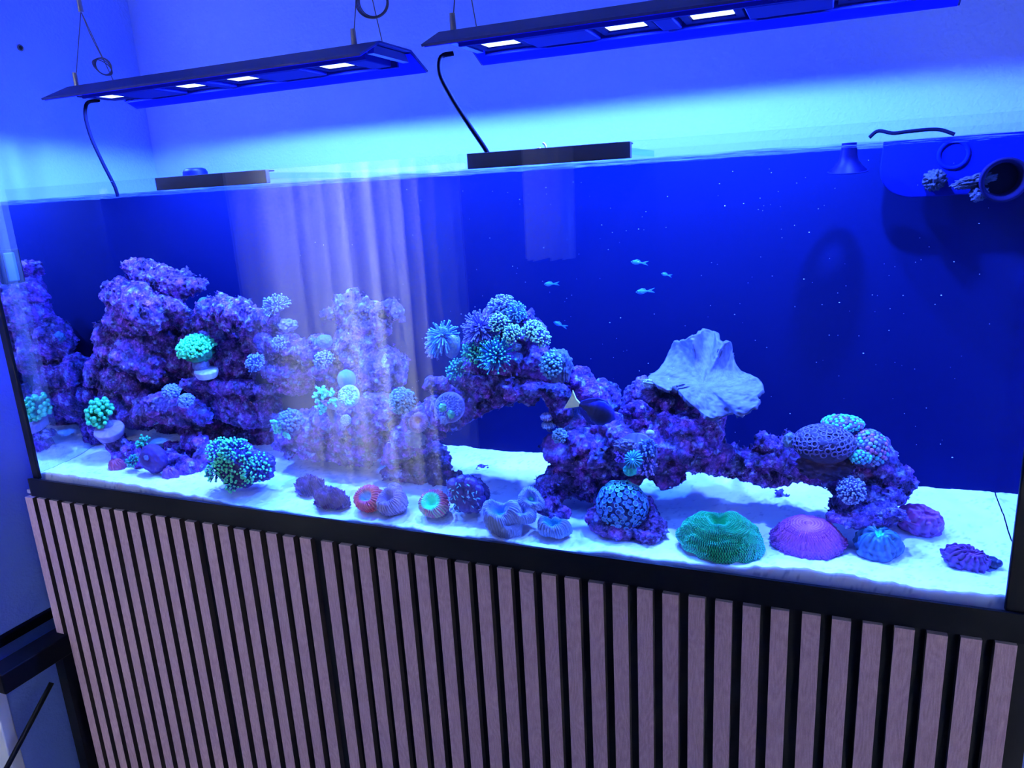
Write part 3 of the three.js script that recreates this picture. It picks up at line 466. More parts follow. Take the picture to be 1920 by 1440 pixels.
tuft('xenia_coral', 'whitish shaggy polyp patch at the lower right of the stepped rock', 608, 676, -.165, 16, { n: 140, len: 8, w: 1.5, tip: 1.9, col: [.3, .26, .46], tcol: [.62, .68, .68], base: [.3, .2, .45] });

// ------------------------------------------------------------------ middle mound
{
  const p = A(612, 748, -.105), s = mpp(p), t = thing('branching_coral', 'bright green branching coral with white base on the middle mound', 'coral', p), mb = new MB(), r = rng(4), m = new THREE.Matrix4();
  for (const [x, y] of [[-16, 2], [-10, 12], [-2, 4], [-12, -12], [4, 14], [14, 8], [-6, -24], [18, -4]]) for (let k = 0; k < 9; k++) { const d = V(r() - .6, r() - .3, r() - .2).normalize(), L = 9 * s * (.6 + r()); m.compose(V(x * s, y * s, 0), qUp(d), V(2.6 * s, L, 2.6 * s)); mb.add(cylU, m, [.03, .6, .34]); m.compose(V(x * s, y * s, 0).addScaledVector(d, L), new THREE.Quaternion(), V(3 * s, 3 * s, 3 * s)); mb.add(tipU, m, [.14, 1, .58]); }
  part('branches', mb.geo(), M.slime, t); part('skeleton', lump(V(14 * s, -10 * s, -3 * s), 13 * s, 12 * s, 9 * s, [.75, .85, .85], 1, .15, 60, 3), M.coral, t, { label: 'bleached white base' });
  part('stem', lump(V(4 * s, -28 * s, -6 * s), 9 * s, 22 * s, 9 * s, [.3, .3, .4], 5, .15, 60, 3), M.coral, t);
}
bodyAt('mushroom_coral', 'smooth round teal coral ball on the middle mound', 650, 712, -.125, 17, 19, [.10, .42, .52], { amp: .04, col2: [.16, .34, .6] });
function polypDisc(label, px, py, z, rp, n, o) {             // encrusted round plate with bumps or polyps
  const p = A(px, py, z), s = mpp(p), up = (o.up ?? V(.15, .45, .88)).clone().normalize(), t = thing(o.name ?? 'encrusting_coral', label, 'coral', p), q = qUp(up);
  part('plate', colorize(new THREE.LatheGeometry([[.001, -.5], [.8, -.5], [.98, -.2], [1, .05], [.9, .2], [.5, .34], [.001, .4]].map(([x, y]) => new THREE.Vector2(x * rp * s, y * rp * s * .5)), 40).applyQuaternion(q), (x, y, z2) => { const d = Math.hypot(x, y, z2) / (rp * s); return mixc(o.col, o.rim ?? o.col, sstep(.78, .98, d)).map((v) => v * (.8 + .4 * N3(x * 300, y * 300, z2 * 300))); }), M.coral, t);
  const mb = new MB(), r = rng(px), m = new THREE.Matrix4();
  for (let k = 0; k < n; k++) { const a = k * 2.4, d = Math.sqrt((k + .5) / n) * .8 * rp * s, c = V(Math.cos(a) * d, .17 * rp * s, Math.sin(a) * d).applyQuaternion(q), u = o.b * s * (.7 + .6 * r()); m.compose(c, new THREE.Quaternion(), V(u, u, u)); mb.add(tipS, m, r() < (o.mix ?? 0) ? o.col3 : o.col2); }
  part('polyps', mb.geo(), M.slime, t, { kind: 'stuff' }); return { t, s, q, up };
}
polypDisc('round plate of pale green knobs with a white rim on the middle mound', 654, 743, -.095, 22, 60, { col: [.2, .22, .5], rim: [.55, .6, .75], col2: [.3, .62, .62], b: 3.4, mix: .4, col3: [.2, .3, .6] });
tuft('xenia_coral', 'frilly pale green coral at the foot of the arch left leg', 755, 752, -.105, 22, { n: 260, len: 10, w: 1.7, tip: 2.3, spread: .7, up: V(-.2, .5, .85), col: [.12, .40, .34], tcol: [.30, .72, .56], base: [.2, .3, .3] });
polypDisc('small round pale polyp disc low on the middle mound', 648, 788, -.10, 11, 30, { col: [.3, .26, .5], rim: [.5, .5, .62], col2: [.5, .54, .62], b: 1.9 });
{
  const t = tuft('zoanthid_colony', 'bluish polyp clump with green spots at the left of the middle mound', 545, 792, -.105, 26, { n: 150, len: 7, w: 2.6, tip: 3.2, spread: .65, col: [.16, .2, .44], tcol: [.24, .40, .55], base: [.25, .14, .35] }), s = mpp(t.position), mb = new MB(), m = new THREE.Matrix4(), r = rng(9);
  for (const [x, y] of [[-18, -10], [-8, -6], [4, -18], [-22, 2]]) for (let k = 0; k < 12; k++) { const u = (2.2 + r() * 1.5) * s; m.compose(V((x + (r() - .5) * 14) * s, (y + (r() - .5) * 12) * s, 20 * s), new THREE.Quaternion(), V(u, u, u)); mb.add(tipU, m, [.12, .75, .38]); }
  part('green_polyps', mb.geo(), M.slime, t, { kind: 'stuff', label: 'green polyp spots' });
}
{
  const { t, s, q } = polypDisc('round dark plate with three small button polyps on the arch leg', 843, 764, -.098, 30, 90, { col: [.14, .12, .34], rim: [.3, .24, .5], col2: [.2, .2, .48], b: 2.4 });
  for (const [x, y, c] of [[-6, 4, [.3, .78, .56]], [10, -8, [.2, .75, .55]], [-5, -20, [.5, .5, .66]]]) part('button_polyp', lump(V(x * s, y * s, 16 * s), 7.5 * s, 7.5 * s, 6 * s, c, x, .18, 120, 3), M.slime, t);
}
function mushroom(label, px, py, z, rp, o) {
  const p = A(px, py, z), s = mpp(p), t = thing('mushroom_coral', label, 'coral', p), up = (o.up ?? V(0, .5, .85)).clone().normalize();
  const mk = (a, b) => polar({ prof: o.prof ?? DONUT, rx: rp * s, rz: rp * s, h: rp * s * (o.h ?? .5), ridge: o.ridge ?? .06, nr: o.nr ?? 30, color: o.color, s0: a, s1: b, ns: 30, nt: 120, lobes: o.lobes, noise: o.noise ?? .06, seed: px }).applyQuaternion(qUp(up));
  part('oral_disc', mk(0, .3), M.slime, t); part('rim', mk(.3, 1), M.slime, t); return t;
}
mushroom('pinkish ring-shaped mushroom coral low on the arch leg', 786, 793, -.095, 20, { nr: 34, color: (s, th, r) => mixc(mixc([.75, .22, .16], [.5, .18, .3], sstep(0, .5, s)), [.62, .42, .56], sstep(.55, .75, s)).map((v) => v * (1 + .25 * r)) });
bodyAt('encrusting_coral', 'pale yellow-green encrusting patch at the bottom of the arch leg', 778, 822, -.095, 20, 16, [.42, .46, .40], { amp: .25, f: 120, rz: 8, col2: [.4, .26, .46] });

// ------------------------------------------------------------------ top of the arch
const TORCH = { n: 110, len: 17, w: 1.4, tip: 1.9, spread: .55, up: V(-.15, .75, .65), base: [.12, .18, .3] };
tuft('torch_coral', 'wide green-tipped torch coral on the left of the arch top', 893, 660, -.095, 20, { ...TORCH, n: 150, ry: .7, len: 14, col: [.04, .2, .3], tcol: [.16, .8, .5] });
tuft('torch_coral', 'large blue-green torch coral with long tentacles on the arch top', 932, 668, -.085, 20, { ...TORCH, n: 170, len: 24, col: [.06, .26, .46], col2: [.10, .45, .55], tcol: [.2, .88, .62] });
tuft('torch_coral', 'lone green torch coral on the lower left of the arch top', 860, 694, -.09, 12, { ...TORCH, n: 80, len: 15, up: V(-.5, .6, .6), col: [.05, .25, .3], tcol: [.2, .85, .6] });
tuft('torch_coral', 'yellow-tipped torch coral high in the middle of the arch top', 936, 608, -.095, 13, { ...TORCH, n: 110, len: 11, col: [.18, .14, .3], tcol: [.75, .8, .5] });
tuft('torch_coral', 'cream-tipped torch coral below the highest one on the arch top', 962, 628, -.085, 13, { ...TORCH, n: 110, len: 11, col: [.16, .2, .3], tcol: [.85, .9, .6] });
tuft('torch_coral', 'cream-tipped torch coral at the right edge of the arch top', 1000, 622, -.10, 16, { ...TORCH, n: 130, len: 11, col: [.22, .16, .35], tcol: [.82, .85, .6] });
tuft('torch_coral', 'cream-tipped torch coral just under the right edge one', 1014, 634, -.09, 11, { ...TORCH, n: 80, len: 11, up: V(.5, .4, .7), col: [.25, .2, .4], tcol: [.8, .85, .62] });
tuft('feather_coral', 'shaggy violet coral with drooping tentacles on the arch top left', 902, 618, -.095, 20, { n: 160, len: 22, w: 1.8, tip: 1.9, spread: .6, droop: .35, up: V(-.2, .6, .75), col: [.26, .18, .44], tcol: [.42, .32, .58], base: [.25, .16, .4] });
tuft('feather_coral', 'pale feathery coral crowning the arch', 942, 578, -.125, 22, { n: 230, len: 13, w: 1.7, tip: 1.9, spread: .65, up: V(0, .9, .4), ry: .8, col: [.30, .26, .46], tcol: [.52, .58, .66], base: [.32, .22, .44] });
tuft('feather_coral', 'teal-tinted feathery coral on the right of the arch crown', 966, 588, -.12, 13, { n: 120, len: 12, w: 1.7, tip: 2, spread: .6, up: V(.3, .8, .5), col: [.2, .34, .46], tcol: [.3, .62, .66], base: [.22, .25, .44] });
mushroom('small pale blue ring coral in the middle of the arch top', 972, 671, -.085, 10, { nr: 14, color: (s) => mixc([.7, .85, .9], [.14, .36, .8], sstep(.1, .5, s)) });
bodyAt('encrusting_coral', 'small white-blue tuft above the pale blue ring coral', 970, 650, -.09, 7, 6, [.6, .75, .8], { amp: .3, f: 150 });
{
  const p = A(838, 642, -.115), s = mpp(p), t = thing('finger_coral', 'teal finger coral hanging from a pale white block left of the arch top', 'coral', p);
  part('frag_block', lump(V(14 * s, -4 * s, 0), 14 * s, 24 * s, 13 * s, [.52, .56, .66], 4, .1, 60, 3, [.3, .34, .6]).rotateZ(-.35), M.coral, t);
  part('white_cap', lump(V(16 * s, 2 * s, 9 * s), 11 * s, 14 * s, 6 * s, [.8, .85, .76], 9, .15, 100, 3), M.coral, t);
  tentacles(t, { c: V(-8 * s, 6 * s, 0), r: 16 * s, rx: 1, len: 20 * s, w: 1.9 * s, tip: 1.7 * s, n: 90, spread: .6, droop: .55, up: V(-.5, .6, .6), col: [.1, .36, .5], col2: [.16, .52, .62], tcol: [.3, .66, .68], seed: 6 });
  tentacles(t, { c: V(-28 * s, -14 * s, 0), r: 7 * s, len: 12 * s, w: 1.4 * s, tip: 1.6 * s, n: 36, spread: .6, droop: .5, up: V(-.6, -.2, .6), col: [.4, .3, .5], tcol: [.6, .5, .66], seed: 7 });
  part('cap_flesh', lump(V(-6 * s, 20 * s, 0), 16 * s, 11 * s, 10 * s, [.1, .42, .55], 2, .12, 80, 3), M.slime, t);
}
{
  const p = A(1046, 686, -.095), s = mpp(p), t = thing('zoanthid_colony', 'dark round polyp colony with green-white tips right of the arch top', 'coral', p);
  part('stone', lump(V(0, 0, 0), 27 * s, 31 * s, 24 * s, [.15, .14, .2], 3, .14, 80, 4, [.3, .3, .4]), M.coral, t);
  tentacles(t, { c: V(-5 * s, 4 * s, 10 * s), r: 16 * s, len: 9 * s, w: 2 * s, tip: 2.7 * s, n: 110, spread: .5, up: V(-.35, .4, .85), col: [.08, .2, .24], tcol: [.42, .8, .62], seed: 3 });
  part('frill', lump(V(19 * s, 0, 8 * s), 9 * s, 22 * s, 12 * s, [.22, .24, .36], 8, .32, 130, 4), M.coral, t);
}
// ------------------------------------------------------------------ the central rock
for (const [px, py, rx, ry, c, l] of [[1026, 784, 13, 9, [.4, .36, .56], 'upper pale lilac mushroom cap on the left tip of the central rock'], [1029, 799, 14, 9, [.36, .5, .58], 'lower pale teal mushroom cap on the left tip of the central rock']]) {
  const p = A(px, py, -.12), s = mpp(p), t = thing('mushroom_coral', l, 'coral', p);
  part('cap', polar({ prof: DOME, rx: rx * s, rz: rx * s * .9, h: ry * s, ridge: .07, nr: 16, noise: .12, seed: px, ns: 24, nt: 80, color: (s2, th, r) => c.map((v) => v * (1 + .3 * r)) }).rotateX(.25), M.slime, t);
  part('stem', lump(V(2 * s, -4 * s, 0), 6 * s, 8 * s, 6 * s, [.3, .2, .35], 1, .1, 60, 2), M.coral, t);
}
tuft('xenia_coral', 'small pale green tuft at the left end of the central rock', 1050, 818, -.10, 12, { n: 110, len: 6, w: 1.6, tip: 2, col: [.2, .38, .42], tcol: [.5, .78, .66] });
bodyAt('sea_snail', 'bright white oval snail shell on the central rock', 1219, 812, -.073, 8.5, 6.5, [.9, .92, .86], { cat: 'snail', amp: .03, part: 'shell', rz: 6 });
bodyAt('sponge', 'bright white ragged patch on the wedge rock under the leather coral', 1214, 719, -.122, 11, 8, [.85, .88, .7], { amp: .35, f: 160, rz: 4 });
{
  const p = A(1190, 852, -.078), s = mpp(p), t = thing('coral_plug', 'round plug of mixed dark polyps on the central rock', 'coral', p);
  part('plate', colorize(new THREE.CylinderGeometry(38 * s, 40 * s, 10 * s, 40).rotateX(1.15).translate(0, -2 * s, -10 * s), (x, y, z) => [.16, .12, .3].map((v) => v * (.8 + .5 * N3(x * 200, y * 200, z * 200)))), M.coral, t);
  part('frill', lump(V(-18 * s, 14 * s, 0), 20 * s, 13 * s, 9 * s, [.42, .28, .38], 3, .3, 110, 4), M.coral, t, { label: 'brownish frilled colony' });
  for (const [x, y, r, c] of [[24, 14, 18, [.12, .2, .4]], [24, -24, 17, [.26, .16, .4]], [-26, -6, 11, [.22, .08, .42]]]) {
    const mb = new MB(), m = new THREE.Matrix4(), rr = rng(x + 60);
    for (let k = 0; k < 46; k++) { const d = V(rr() - .5, rr() - .5, rr() * .7).normalize(); m.compose(V(x * s, y * s, -2 * s).addScaledVector(d, r * s * .9), qUp(d), V(2.1 * s, 5 * s, 2.1 * s)); mb.add(cylU, m, c, c.map((v) => v * 1.6)); }
    part('polyp_clump', lump(V(x * s, y * s, -2 * s), r * s * .9, r * s * .9, r * s * .7, c.map((v) => v * .7), x, .12, 80, 3), M.coral, t); part('polyps', mb.geo(), M.slime, t, { kind: 'stuff' });
  }
}
{
  const p = A(1188, 862, -.055), s = mpp(p), t = thing('star_coral', 'teal star-shaped coral with radiating grooves on the mixed plug', 'coral', p);
  part('disc', polar({ prof: DOME, rx: 17 * s, rz: 17 * s, h: 9 * s, ridge: .16, nr: 16, rw: .3, seed: 1, color: (q, th, r) => mixc([.02, .30, .28], [.08, .66, .55], .5 + .5 * r) }).applyQuaternion(qUp(V(0, .4, .9).normalize())), M.slime, t);
  part('mouth', new THREE.SphereGeometry(2.2 * s, 12, 8).translate(0, 3 * s, 8 * s), std([.1, .8, .7], .5), t);
}
bodyAt('star_coral', 'small bright turquoise coral ball under the teal star coral', 1181, 882, -.055, 13, 11, [.06, .85, .62], { amp: .10, f: 140, rz: 9, col2: [.05, .6, .5] });
// ------------------------------------------------------------------ big leather coral
{
  // rim of the cap: photo outline, each point with its own distance, going round from the left tip over the top
  const rim = [[1216, 707, -.150], [1233, 692, -.165], [1250, 668, -.225], [1262, 644, -.232], [1276, 640, -.205], [1298, 630, -.170], [1312, 626, -.205], [1322, 619, -.245], [1338, 621, -.250], [1345, 638, -.210], [1357, 644, -.185], [1371, 641, -.222], [1375, 665, -.225], [1384, 688, -.190], [1406, 703, -.165], [1426, 714, -.145], [1432, 728, -.120], [1421, 742, -.085], [1421, 757, -.070], [1404, 773, -.065], [1387, 780, -.066], [1371, 775, -.082], [1354, 781, -.075], [1338, 785, -.066], [1323, 780, -.076], [1302, 763, -.084], [1287, 750, -.090], [1277, 738, -.100], [1268, 731, -.118], [1255, 732, -.104], [1234, 724, -.115], [1220, 714, -.130]];
  const C = A(1318, 719, -.132), t = thing('leather_coral', 'large pale ruffled leather coral draped over the pedestal rock, centre right', 'coral', C);
  const cur = new THREE.CatmullRomCurve3(rim.map(([x, y, z]) => A(x, y, z).sub(C)), true, 'centripetal'), nt = 200, ns = 40, pos = [], col = [], idx = [], nrm = [];
  const P = (s, u) => { const e0 = cur.getPoint(u), e1 = V(); for (let k = -4; k < 5; k++) e1.addScaledVector(cur.getPoint((u + k * .022 + 1) % 1), 1 / 9); const e = e1.lerp(e0, sstep(.1, .95, s)), low = sstep(.035, -.055, e.y), v = V(e.x * s, e.y * (s ** lerp(1.15, 1.45, low)), e.z * (s ** lerp(1.0, .85, low)));
    const f = .007 * s * s * N3(e.x * 40, e.y * 40, s * 1.5) + .0022 * N3(e.x * s * 120, e.y * s * 120, e.z * s * 120) * s; v.y += f * .6; v.z += f; return v; };
  for (let j = 0; j <= ns; j++) for (let i = 0; i < nt; i++) { const v = P(j / ns * .985 + .015, i / nt); pos.push(v.x, v.y, v.z); const n = N3(v.x * 60, v.y * 60, v.z * 60), n2 = N3(v.x * 400, v.y * 400, v.z * 400), b = .13 + .04 * n + .03 * n2; col.push(b * .82, b * .84, b * 1.5); }
  for (let j = 0; j < ns; j++) for (let i = 0; i < nt; i++) { const a = j * nt + i, b = j * nt + (i + 1) % nt; idx.push(a, b, a + nt, b, b + nt, a + nt); }
  const cN = pos.length / 3; pos.push(0, 0, 0); col.push(.13, .15, .22); for (let i = 0; i < nt; i++) idx.push(cN, (i + 1) % nt, i);
  let g = new THREE.BufferGeometry(); g.setAttribute('position', new THREE.Float32BufferAttribute(pos, 3)); g.setIndex(idx); g.computeVertexNormals();
  // thickness: a second, lower sheet, joined at a rounded rim
  const N = g.attributes.normal, n0 = cN + 1, th = .006, sg = N.getY(cN) > 0 ? 1 : -1;
  for (let k = 0; k < n0; k++) { pos.push(pos[k * 3] - sg * N.getX(k) * th, pos[k * 3 + 1] - sg * N.getY(k) * th, pos[k * 3 + 2] - sg * N.getZ(k) * th); col.push(.08, .08, .14); }
  const m0 = idx.length; for (let k = 0; k < m0; k += 3) idx.push(n0 + idx[k], n0 + idx[k + 2], n0 + idx[k + 1]);
  const last = ns * nt; for (let i = 0; i < nt; i++) { const a = last + i, b = last + (i + 1) % nt; idx.push(a, b, n0 + a, b, n0 + b, n0 + a); }
  g = new THREE.BufferGeometry(); g.setAttribute('position', new THREE.Float32BufferAttribute(pos, 3)); g.setAttribute('color', new THREE.Float32BufferAttribute(col, 3)); g.setIndex(idx); g.computeVertexNormals();
  part('cap', g, vcol(.85), t);
  part('stalk', lump(V(-.012, -.045, -.035), .026, .045, .024, [.3, .28, .32], 3, .12, 60, 3), M.coral, t);
}
// ------------------------------------------------------------------ corals of the right stack
function dome(o) { const p = o.p; return colorize(lump(V(0, 0, 0), o.rx, o.ry, o.rz, o.col, o.seed, .05, 40, 5), (x, y, z) => o.col.map((v) => v * (.85 + .3 * N3(x * 150, y * 150, z * 150)))); }
{
  const p = A(1545, 832, -.135), s = mpp(p), t = thing('favia_coral', 'large domed violet coral covered with pale honeycomb rings on the right stack', 'coral', p), rx = 55 * s, ry = 36 * s, rz = 42 * s;
  part('body', dome({ rx, ry, rz, col: [.04, .02, .06], seed: 4 }), M.coral, t);
  const ring = new THREE.TorusGeometry(1, .30, 6, 12), n = 118, m = vcolRing([.13, .10, .24]);
  for (let k = 0; k < n; k++) { const y = 1 - (k + .5) / n * 1.35, r = Math.sqrt(1 - y * y), a = k * 2.39996, d = V(Math.cos(a) * r, y, Math.sin(a) * r); if (d.z < -.35) continue;
    const c = new THREE.Mesh(ring, m); c.name = 'corallite'; c.position.set(d.x * rx * 1.0, d.y * ry * 1.0, d.z * rz * 1.0); const nn = V(d.x / rx, d.y / ry, d.z / rz).normalize(); c.quaternion.setFromUnitVectors(V(0, 0, 1), nn); c.scale.setScalar(5.0 * s); c.scale.z = 4.6 * s; c.castShadow = true; t.add(c); }
  const foot = A(1545, 872, -.15).sub(p); part('foot', lump(foot, 50 * s, 26 * s, 36 * s, [.2, .09, .15], 4, .14, 60, 4), M.coral, t);
}
function vcolRing(c) { return std(c, .7); }
function bumpy(label, px, py, z, rx, ry, rz, n, b, cols, o = {}) {
  const p = A(px, py, z), s = mpp(p), t = thing(o.name ?? 'zoanthid_colony', label, 'coral', p), r = rng(px), mb = new MB(), m = new THREE.Matrix4();
  part('body', lump(V(0, 0, 0), rx * s, ry * s, rz * s, o.col ?? [.16, .12, .22], px, .1, 60, 4), M.coral, t);
  for (let k = 0; k < n; k++) { const y = 1 - (k + .5) / n * 1.7, q = Math.sqrt(1 - y * y), a = k * 2.39996, d = V(Math.cos(a) * q, y, Math.sin(a) * q), u = b * s * (.75 + .5 * r()), zone = .5 + .5 * N3(d.x * 1.6 + px, d.y * 1.6, d.z * 1.6); m.compose(V(d.x * rx * s, d.y * ry * s, d.z * rz * s), qUp(d), V(u, u * .7, u)); mb.add(tipS, m, cols[Math.min(cols.length - 1, Math.floor((zone + (r() - .5) * .4) * cols.length)) < 0 ? 0 : Math.min(cols.length - 1, Math.max(0, Math.floor((zone + (r() - .5) * .4) * cols.length)))]); }
  part('polyps', mb.geo(), M.slime, t, { kind: 'stuff' }); return t;
}
bumpy('teal-rimmed polyp cap on the very top of the right stack', 1580, 794, -.165, 36, 14, 28, 130, 3.6, [[.05, .5, .42], [.08, .6, .46], [.22, .12, .3]]);
bumpy('mixed teal and reddish polyp colony right of the violet dome', 1628, 842, -.15, 34, 36, 30, 190, 3.8, [[.06, .4, .4], [.2, .26, .4], [.36, .09, .24], [.14, .2, .38]]);
bumpy('patch of green ring polyps between the violet dome and the reddish colony', 1613, 858, -.125, 18, 13, 12, 50, 3.6, [[.06, .6, .36], [.08, .3, .45]]);
tuft('star_polyp_coral', 'round rock of curly white star polyps low on the right stack', 1596, 920, -.105, 27, { n: 190, len: 8, w: 1.7, tip: 1.9, spread: .6, up: V(0, .4, .9), col: [.26, .26, .42], tcol: [.62, .68, .74], base: [.16, .09, .24] });
bodyAt('encrusting_coral', 'pale cream patch at the left side of the violet dome', 1480, 826, -.135, 10, 14, [.42, .52, .44], { amp: .2, f: 120, rz: 8 });

// zoanthid colony with ring-shaped polyps in the foreground
{
  const p = A(1166, 948, -.075), s = mpp(p), t = thing('zoanthid_colony', 'large rounded colony of ring-shaped blue-green polyps on a foreground rock', 'coral', p), rx = 46 * s, ry = 46 * s, rz = 40 * s;
  part('body', lump(V(0, 0, 0), rx, ry, rz, [.09, .10, .24], 6, .06, 50, 5), M.coral, t);
  const tr = new THREE.TorusGeometry(1, .27, 6, 14), stem = new THREE.CylinderGeometry(.95, .55, 1.6, 10).rotateX(Math.PI / 2).translate(0, 0, -.75), n = 190, r = rng(31);
  const rims = [std([.06, .26, .40], .5), std([.09, .32, .42], .5), std([.05, .16, .42], .5), std([.14, .62, .42], .5)], cores = [std([.06, .10, .26], .5), std([.10, .2, .34], .5)];
  for (let k = 0; k < n; k++) {
    const y = 1 - (k + .5) / n * 1.6, q = Math.sqrt(1 - y * y), a = k * 2.39996 + (r() - .5) * .22, d = V(Math.cos(a) * q, y + (r() - .5) * .06, Math.sin(a) * q); if (d.z < -.3) continue;
    const u = (3.4 + 1.4 * r()) * s, nn = V(d.x / rx, d.y / ry, d.z / rz).normalize(), g = new THREE.Mesh(tr, y > .72 ? rims[3] : rims[Math.floor(r() * 3)]);
    g.name = 'polyp'; g.position.set(d.x * rx, d.y * ry, d.z * rz).addScaledVector(nn, 2.2 * s); g.quaternion.setFromUnitVectors(V(0, 0, 1), nn.add(V((r() - .5) * .5, (r() - .5) * .5, (r() - .5) * .5)).normalize()); g.scale.setScalar(u); g.castShadow = true;
    const c = new THREE.Mesh(stem, cores[Math.floor(r() * 2)]); c.name = 'stem'; g.add(c); t.add(g);
  }
}
rock('frilled purple foreground rock carrying the ring polyp colony', [[1165, 985, 52, 22, -.07], [1130, 985, 26, 22, -.065], [1185, 1000, 50, 14, -.055], [1220, 985, 26, 18, -.075], [1215, 955, 20, 26, -.105], [1120, 965, 14, 16, -.07]], -.07, { knob: .007, seed: 40, cell: .0028, a: [.14, .06, .2] });

// euphyllia on purple mound, left foreground
{
  const p = A(455, 868, -.062), s = mpp(p), t = thing('hammer_coral', 'wide purple coral mound with glowing green-tipped tentacles, left foreground', 'coral', p);
  for (const [x, y, rx, ry, z] of [[0, 4, 46, 30, 0], [-36, -14, 22, 26, .004], [38, -8, 34, 22, .004], [4, -26, 26, 18, .012], [52, 8, 22, 16, 0], [-8, 26, 30, 16, -.006]]) part('lobe', lump(V(x * s, y * s, z), rx * s, ry * s, Math.min(rx, ry) * s * .9, [.16, .045, .22], x + 3, .12, 60, 4, [.08, .03, .22]), M.slime, t);
  const T = { w: 1.5 * s, tip: 2.3 * s, col: [.06, .10, .24], tcol: [.26, .95, .62], up: V(0, .7, .7) }; let k = 1;
  for (const [x, y, r, n, rx] of [[-32, 26, 15, 90, 1.3], [2, 28, 16, 110, 1.6], [-18, 8, 12, 60, 1.2], [-50, -18, 11, 70, 1], [-8, -34, 12, 70, 1], [44, -4, 13, 80, 1.7], [28, -18, 8, 36, 1], [56, 14, 8, 20, 1], [-4, -6, 8, 20, 1]]) tentacles(t, { ...T, c: V(x * s, y * s, 16 * s), r: r * s, rx, len: 9 * s, n, spread: .55, seed: k++ });
}
// dark bubble-like coral right of the red-green brain coral
{
  const p = A(878, 925, -.062), s = mpp(p), t = thing('acan_coral', 'cluster of dark plum fleshy lobes with pale glints beside the arch base', 'coral', p), r = rng(12);
  part('rock_core', lump(V(0, -4 * s, -6 * s), 40 * s, 36 * s, 20 * s, [.10, .05, .16], 2, .12, 60, 4), M.coral, t);
  for (const [x, y, a] of [[-24, 16, 15], [-6, 26, 13], [10, 22, 15], [22, 10, 14], [-12, 2, 15], [8, 2, 13], [26, -6, 13], [-26, -8, 12], [-4, -18, 17], [16, -20, 13], [34, -16, 10], [-18, -26, 10]]) part('lobe', lump(V(x * s, y * s, 8 * s), a * s, a * s, a * s * .8, [.17, .035, .17], x + y, .08, 80, 3, [.10, .05, .24]), M.slime, t);
  const mb = new MB(), m = new THREE.Matrix4(); for (let k = 0; k < 46; k++) { const x = (r() - .5) * 70, y = (r() - .5) * 66; m.compose(V(x * s, y * s, (19 + r() * 3) * s), new THREE.Quaternion().setFromEuler(new THREE.Euler(0, 0, r() * 3)), V(3.6 * s, 1.1 * s, 1.2 * s)); mb.add(tipS, m, r() < .4 ? [.14, .6, .5] : [.3, .3, .45]); }
  part('glints', mb.geo(), M.slime, t, { kind: 'stuff' });
}
// ------------------------------------------------------------------ fleshy corals on the sand
const streak = (th, n, s) => .5 + .5 * Math.sin(th * n + 2 * N3(Math.cos(th) * 3, Math.sin(th) * 3, s * 3));
fleshy('small coral-red coral on a pale disc at the foot of the left tower', 222, 884, 18, 18, { name: 'brain_coral', prof: DOME, ridge: .08, nr: 14, tilt: .2, foot: true, color: (s) => mixc([.62, .09, .12], [.42, .07, .14], s), ns: 30, nt: 90 });
{
  const t = bodyAt('mushroom_coral', 'dark maroon ball-shaped coral at the foot of the left tower', 288, 860, -.07, 29, 28, [.16, .03, .12], { amp: .06, rz: 18, col2: [.10, .03, .20] }), s = mpp(t.position);
  part('mouth', lump(V(2 * s, 8 * s, 17 * s), 5 * s, 5 * s, 3 * s, [.2, .24, .5], 3, .2, 100, 2), M.slime, t);
}
fleshy('small purple brain coral right of the maroon ball coral', 322, 899, 17, 18, { prof: DOME, ridge: .1, nr: 9, lobes: [[3, .12, 1]], tilt: .3, color: (s, th) => mixc([.40, .12, .34], [.20, .06, .26], s), ns: 30, nt: 90 });
const plateCol = (s, th, r) => mixc([.17, .05, .26], [.11, .03, .2], s).map((v) => v * (1 + .6 * r));
fleshy('left one of two dark violet finely grooved plate corals', 585, 930, 28, 26, { name: 'plate_coral', prof: DOME, ridge: .16, nr: 40, rw: 4, bead: .10, nb: 40, noise: .14, tilt: .35, lobes: [[2, .05, 0], [9, .03, 1]], color: plateCol });
fleshy('right one of two violet grooved plate corals, with a split', 622, 953, 29, 27, { name: 'plate_coral', prof: DOME, ridge: .16, nr: 40, rw: 4, bead: .10, nb: 40, noise: .14, tilt: .35, lobes: [[2, .06, 1], [8, .03, 0]], color: plateCol, extra: [{ w: 18, d: 14, hh: 22, x: 24, y: 1, z: 4, tilt: .3 }] });
const trachy = (inner, rim, mid) => (s, th, r) => mixc(mixc(inner, mid, sstep(.16, .34, s)), rim, sstep(.3, .5, s)).map((v) => v * (1 + .28 * r));
fleshy('red heart-shaped brain coral with a turquoise centre', 697, 962, 28, 26, { tilt: .75, ridge: .08, nr: 30, q: .3, foot: true, dpx: 27, lobes: [[1, -.10, -1.57, .0], [2, .06, 0]], color: trachy([.22, .85, .80], [.95, .07, .13], [.10, .5, .62]) });
fleshy('lilac grey brain coral between the two red ones', 742, 967, 26, 34, { tilt: .7, ridge: .06, nr: 32, dpx: 28, lobes: [[2, .08, 1], [3, .06, 0]], color: (s, th, r) => mixc([.16, .2, .5], mixc([.28, .20, .40], [.55, .5, .62], streak(th, 40, s)), sstep(.1, .5, s)).map((v) => v * (1 + .3 * r)), extra: [{ w: 15, d: 14, hh: 14, x: -2, y: 34, z: -6, tilt: .5 }] });
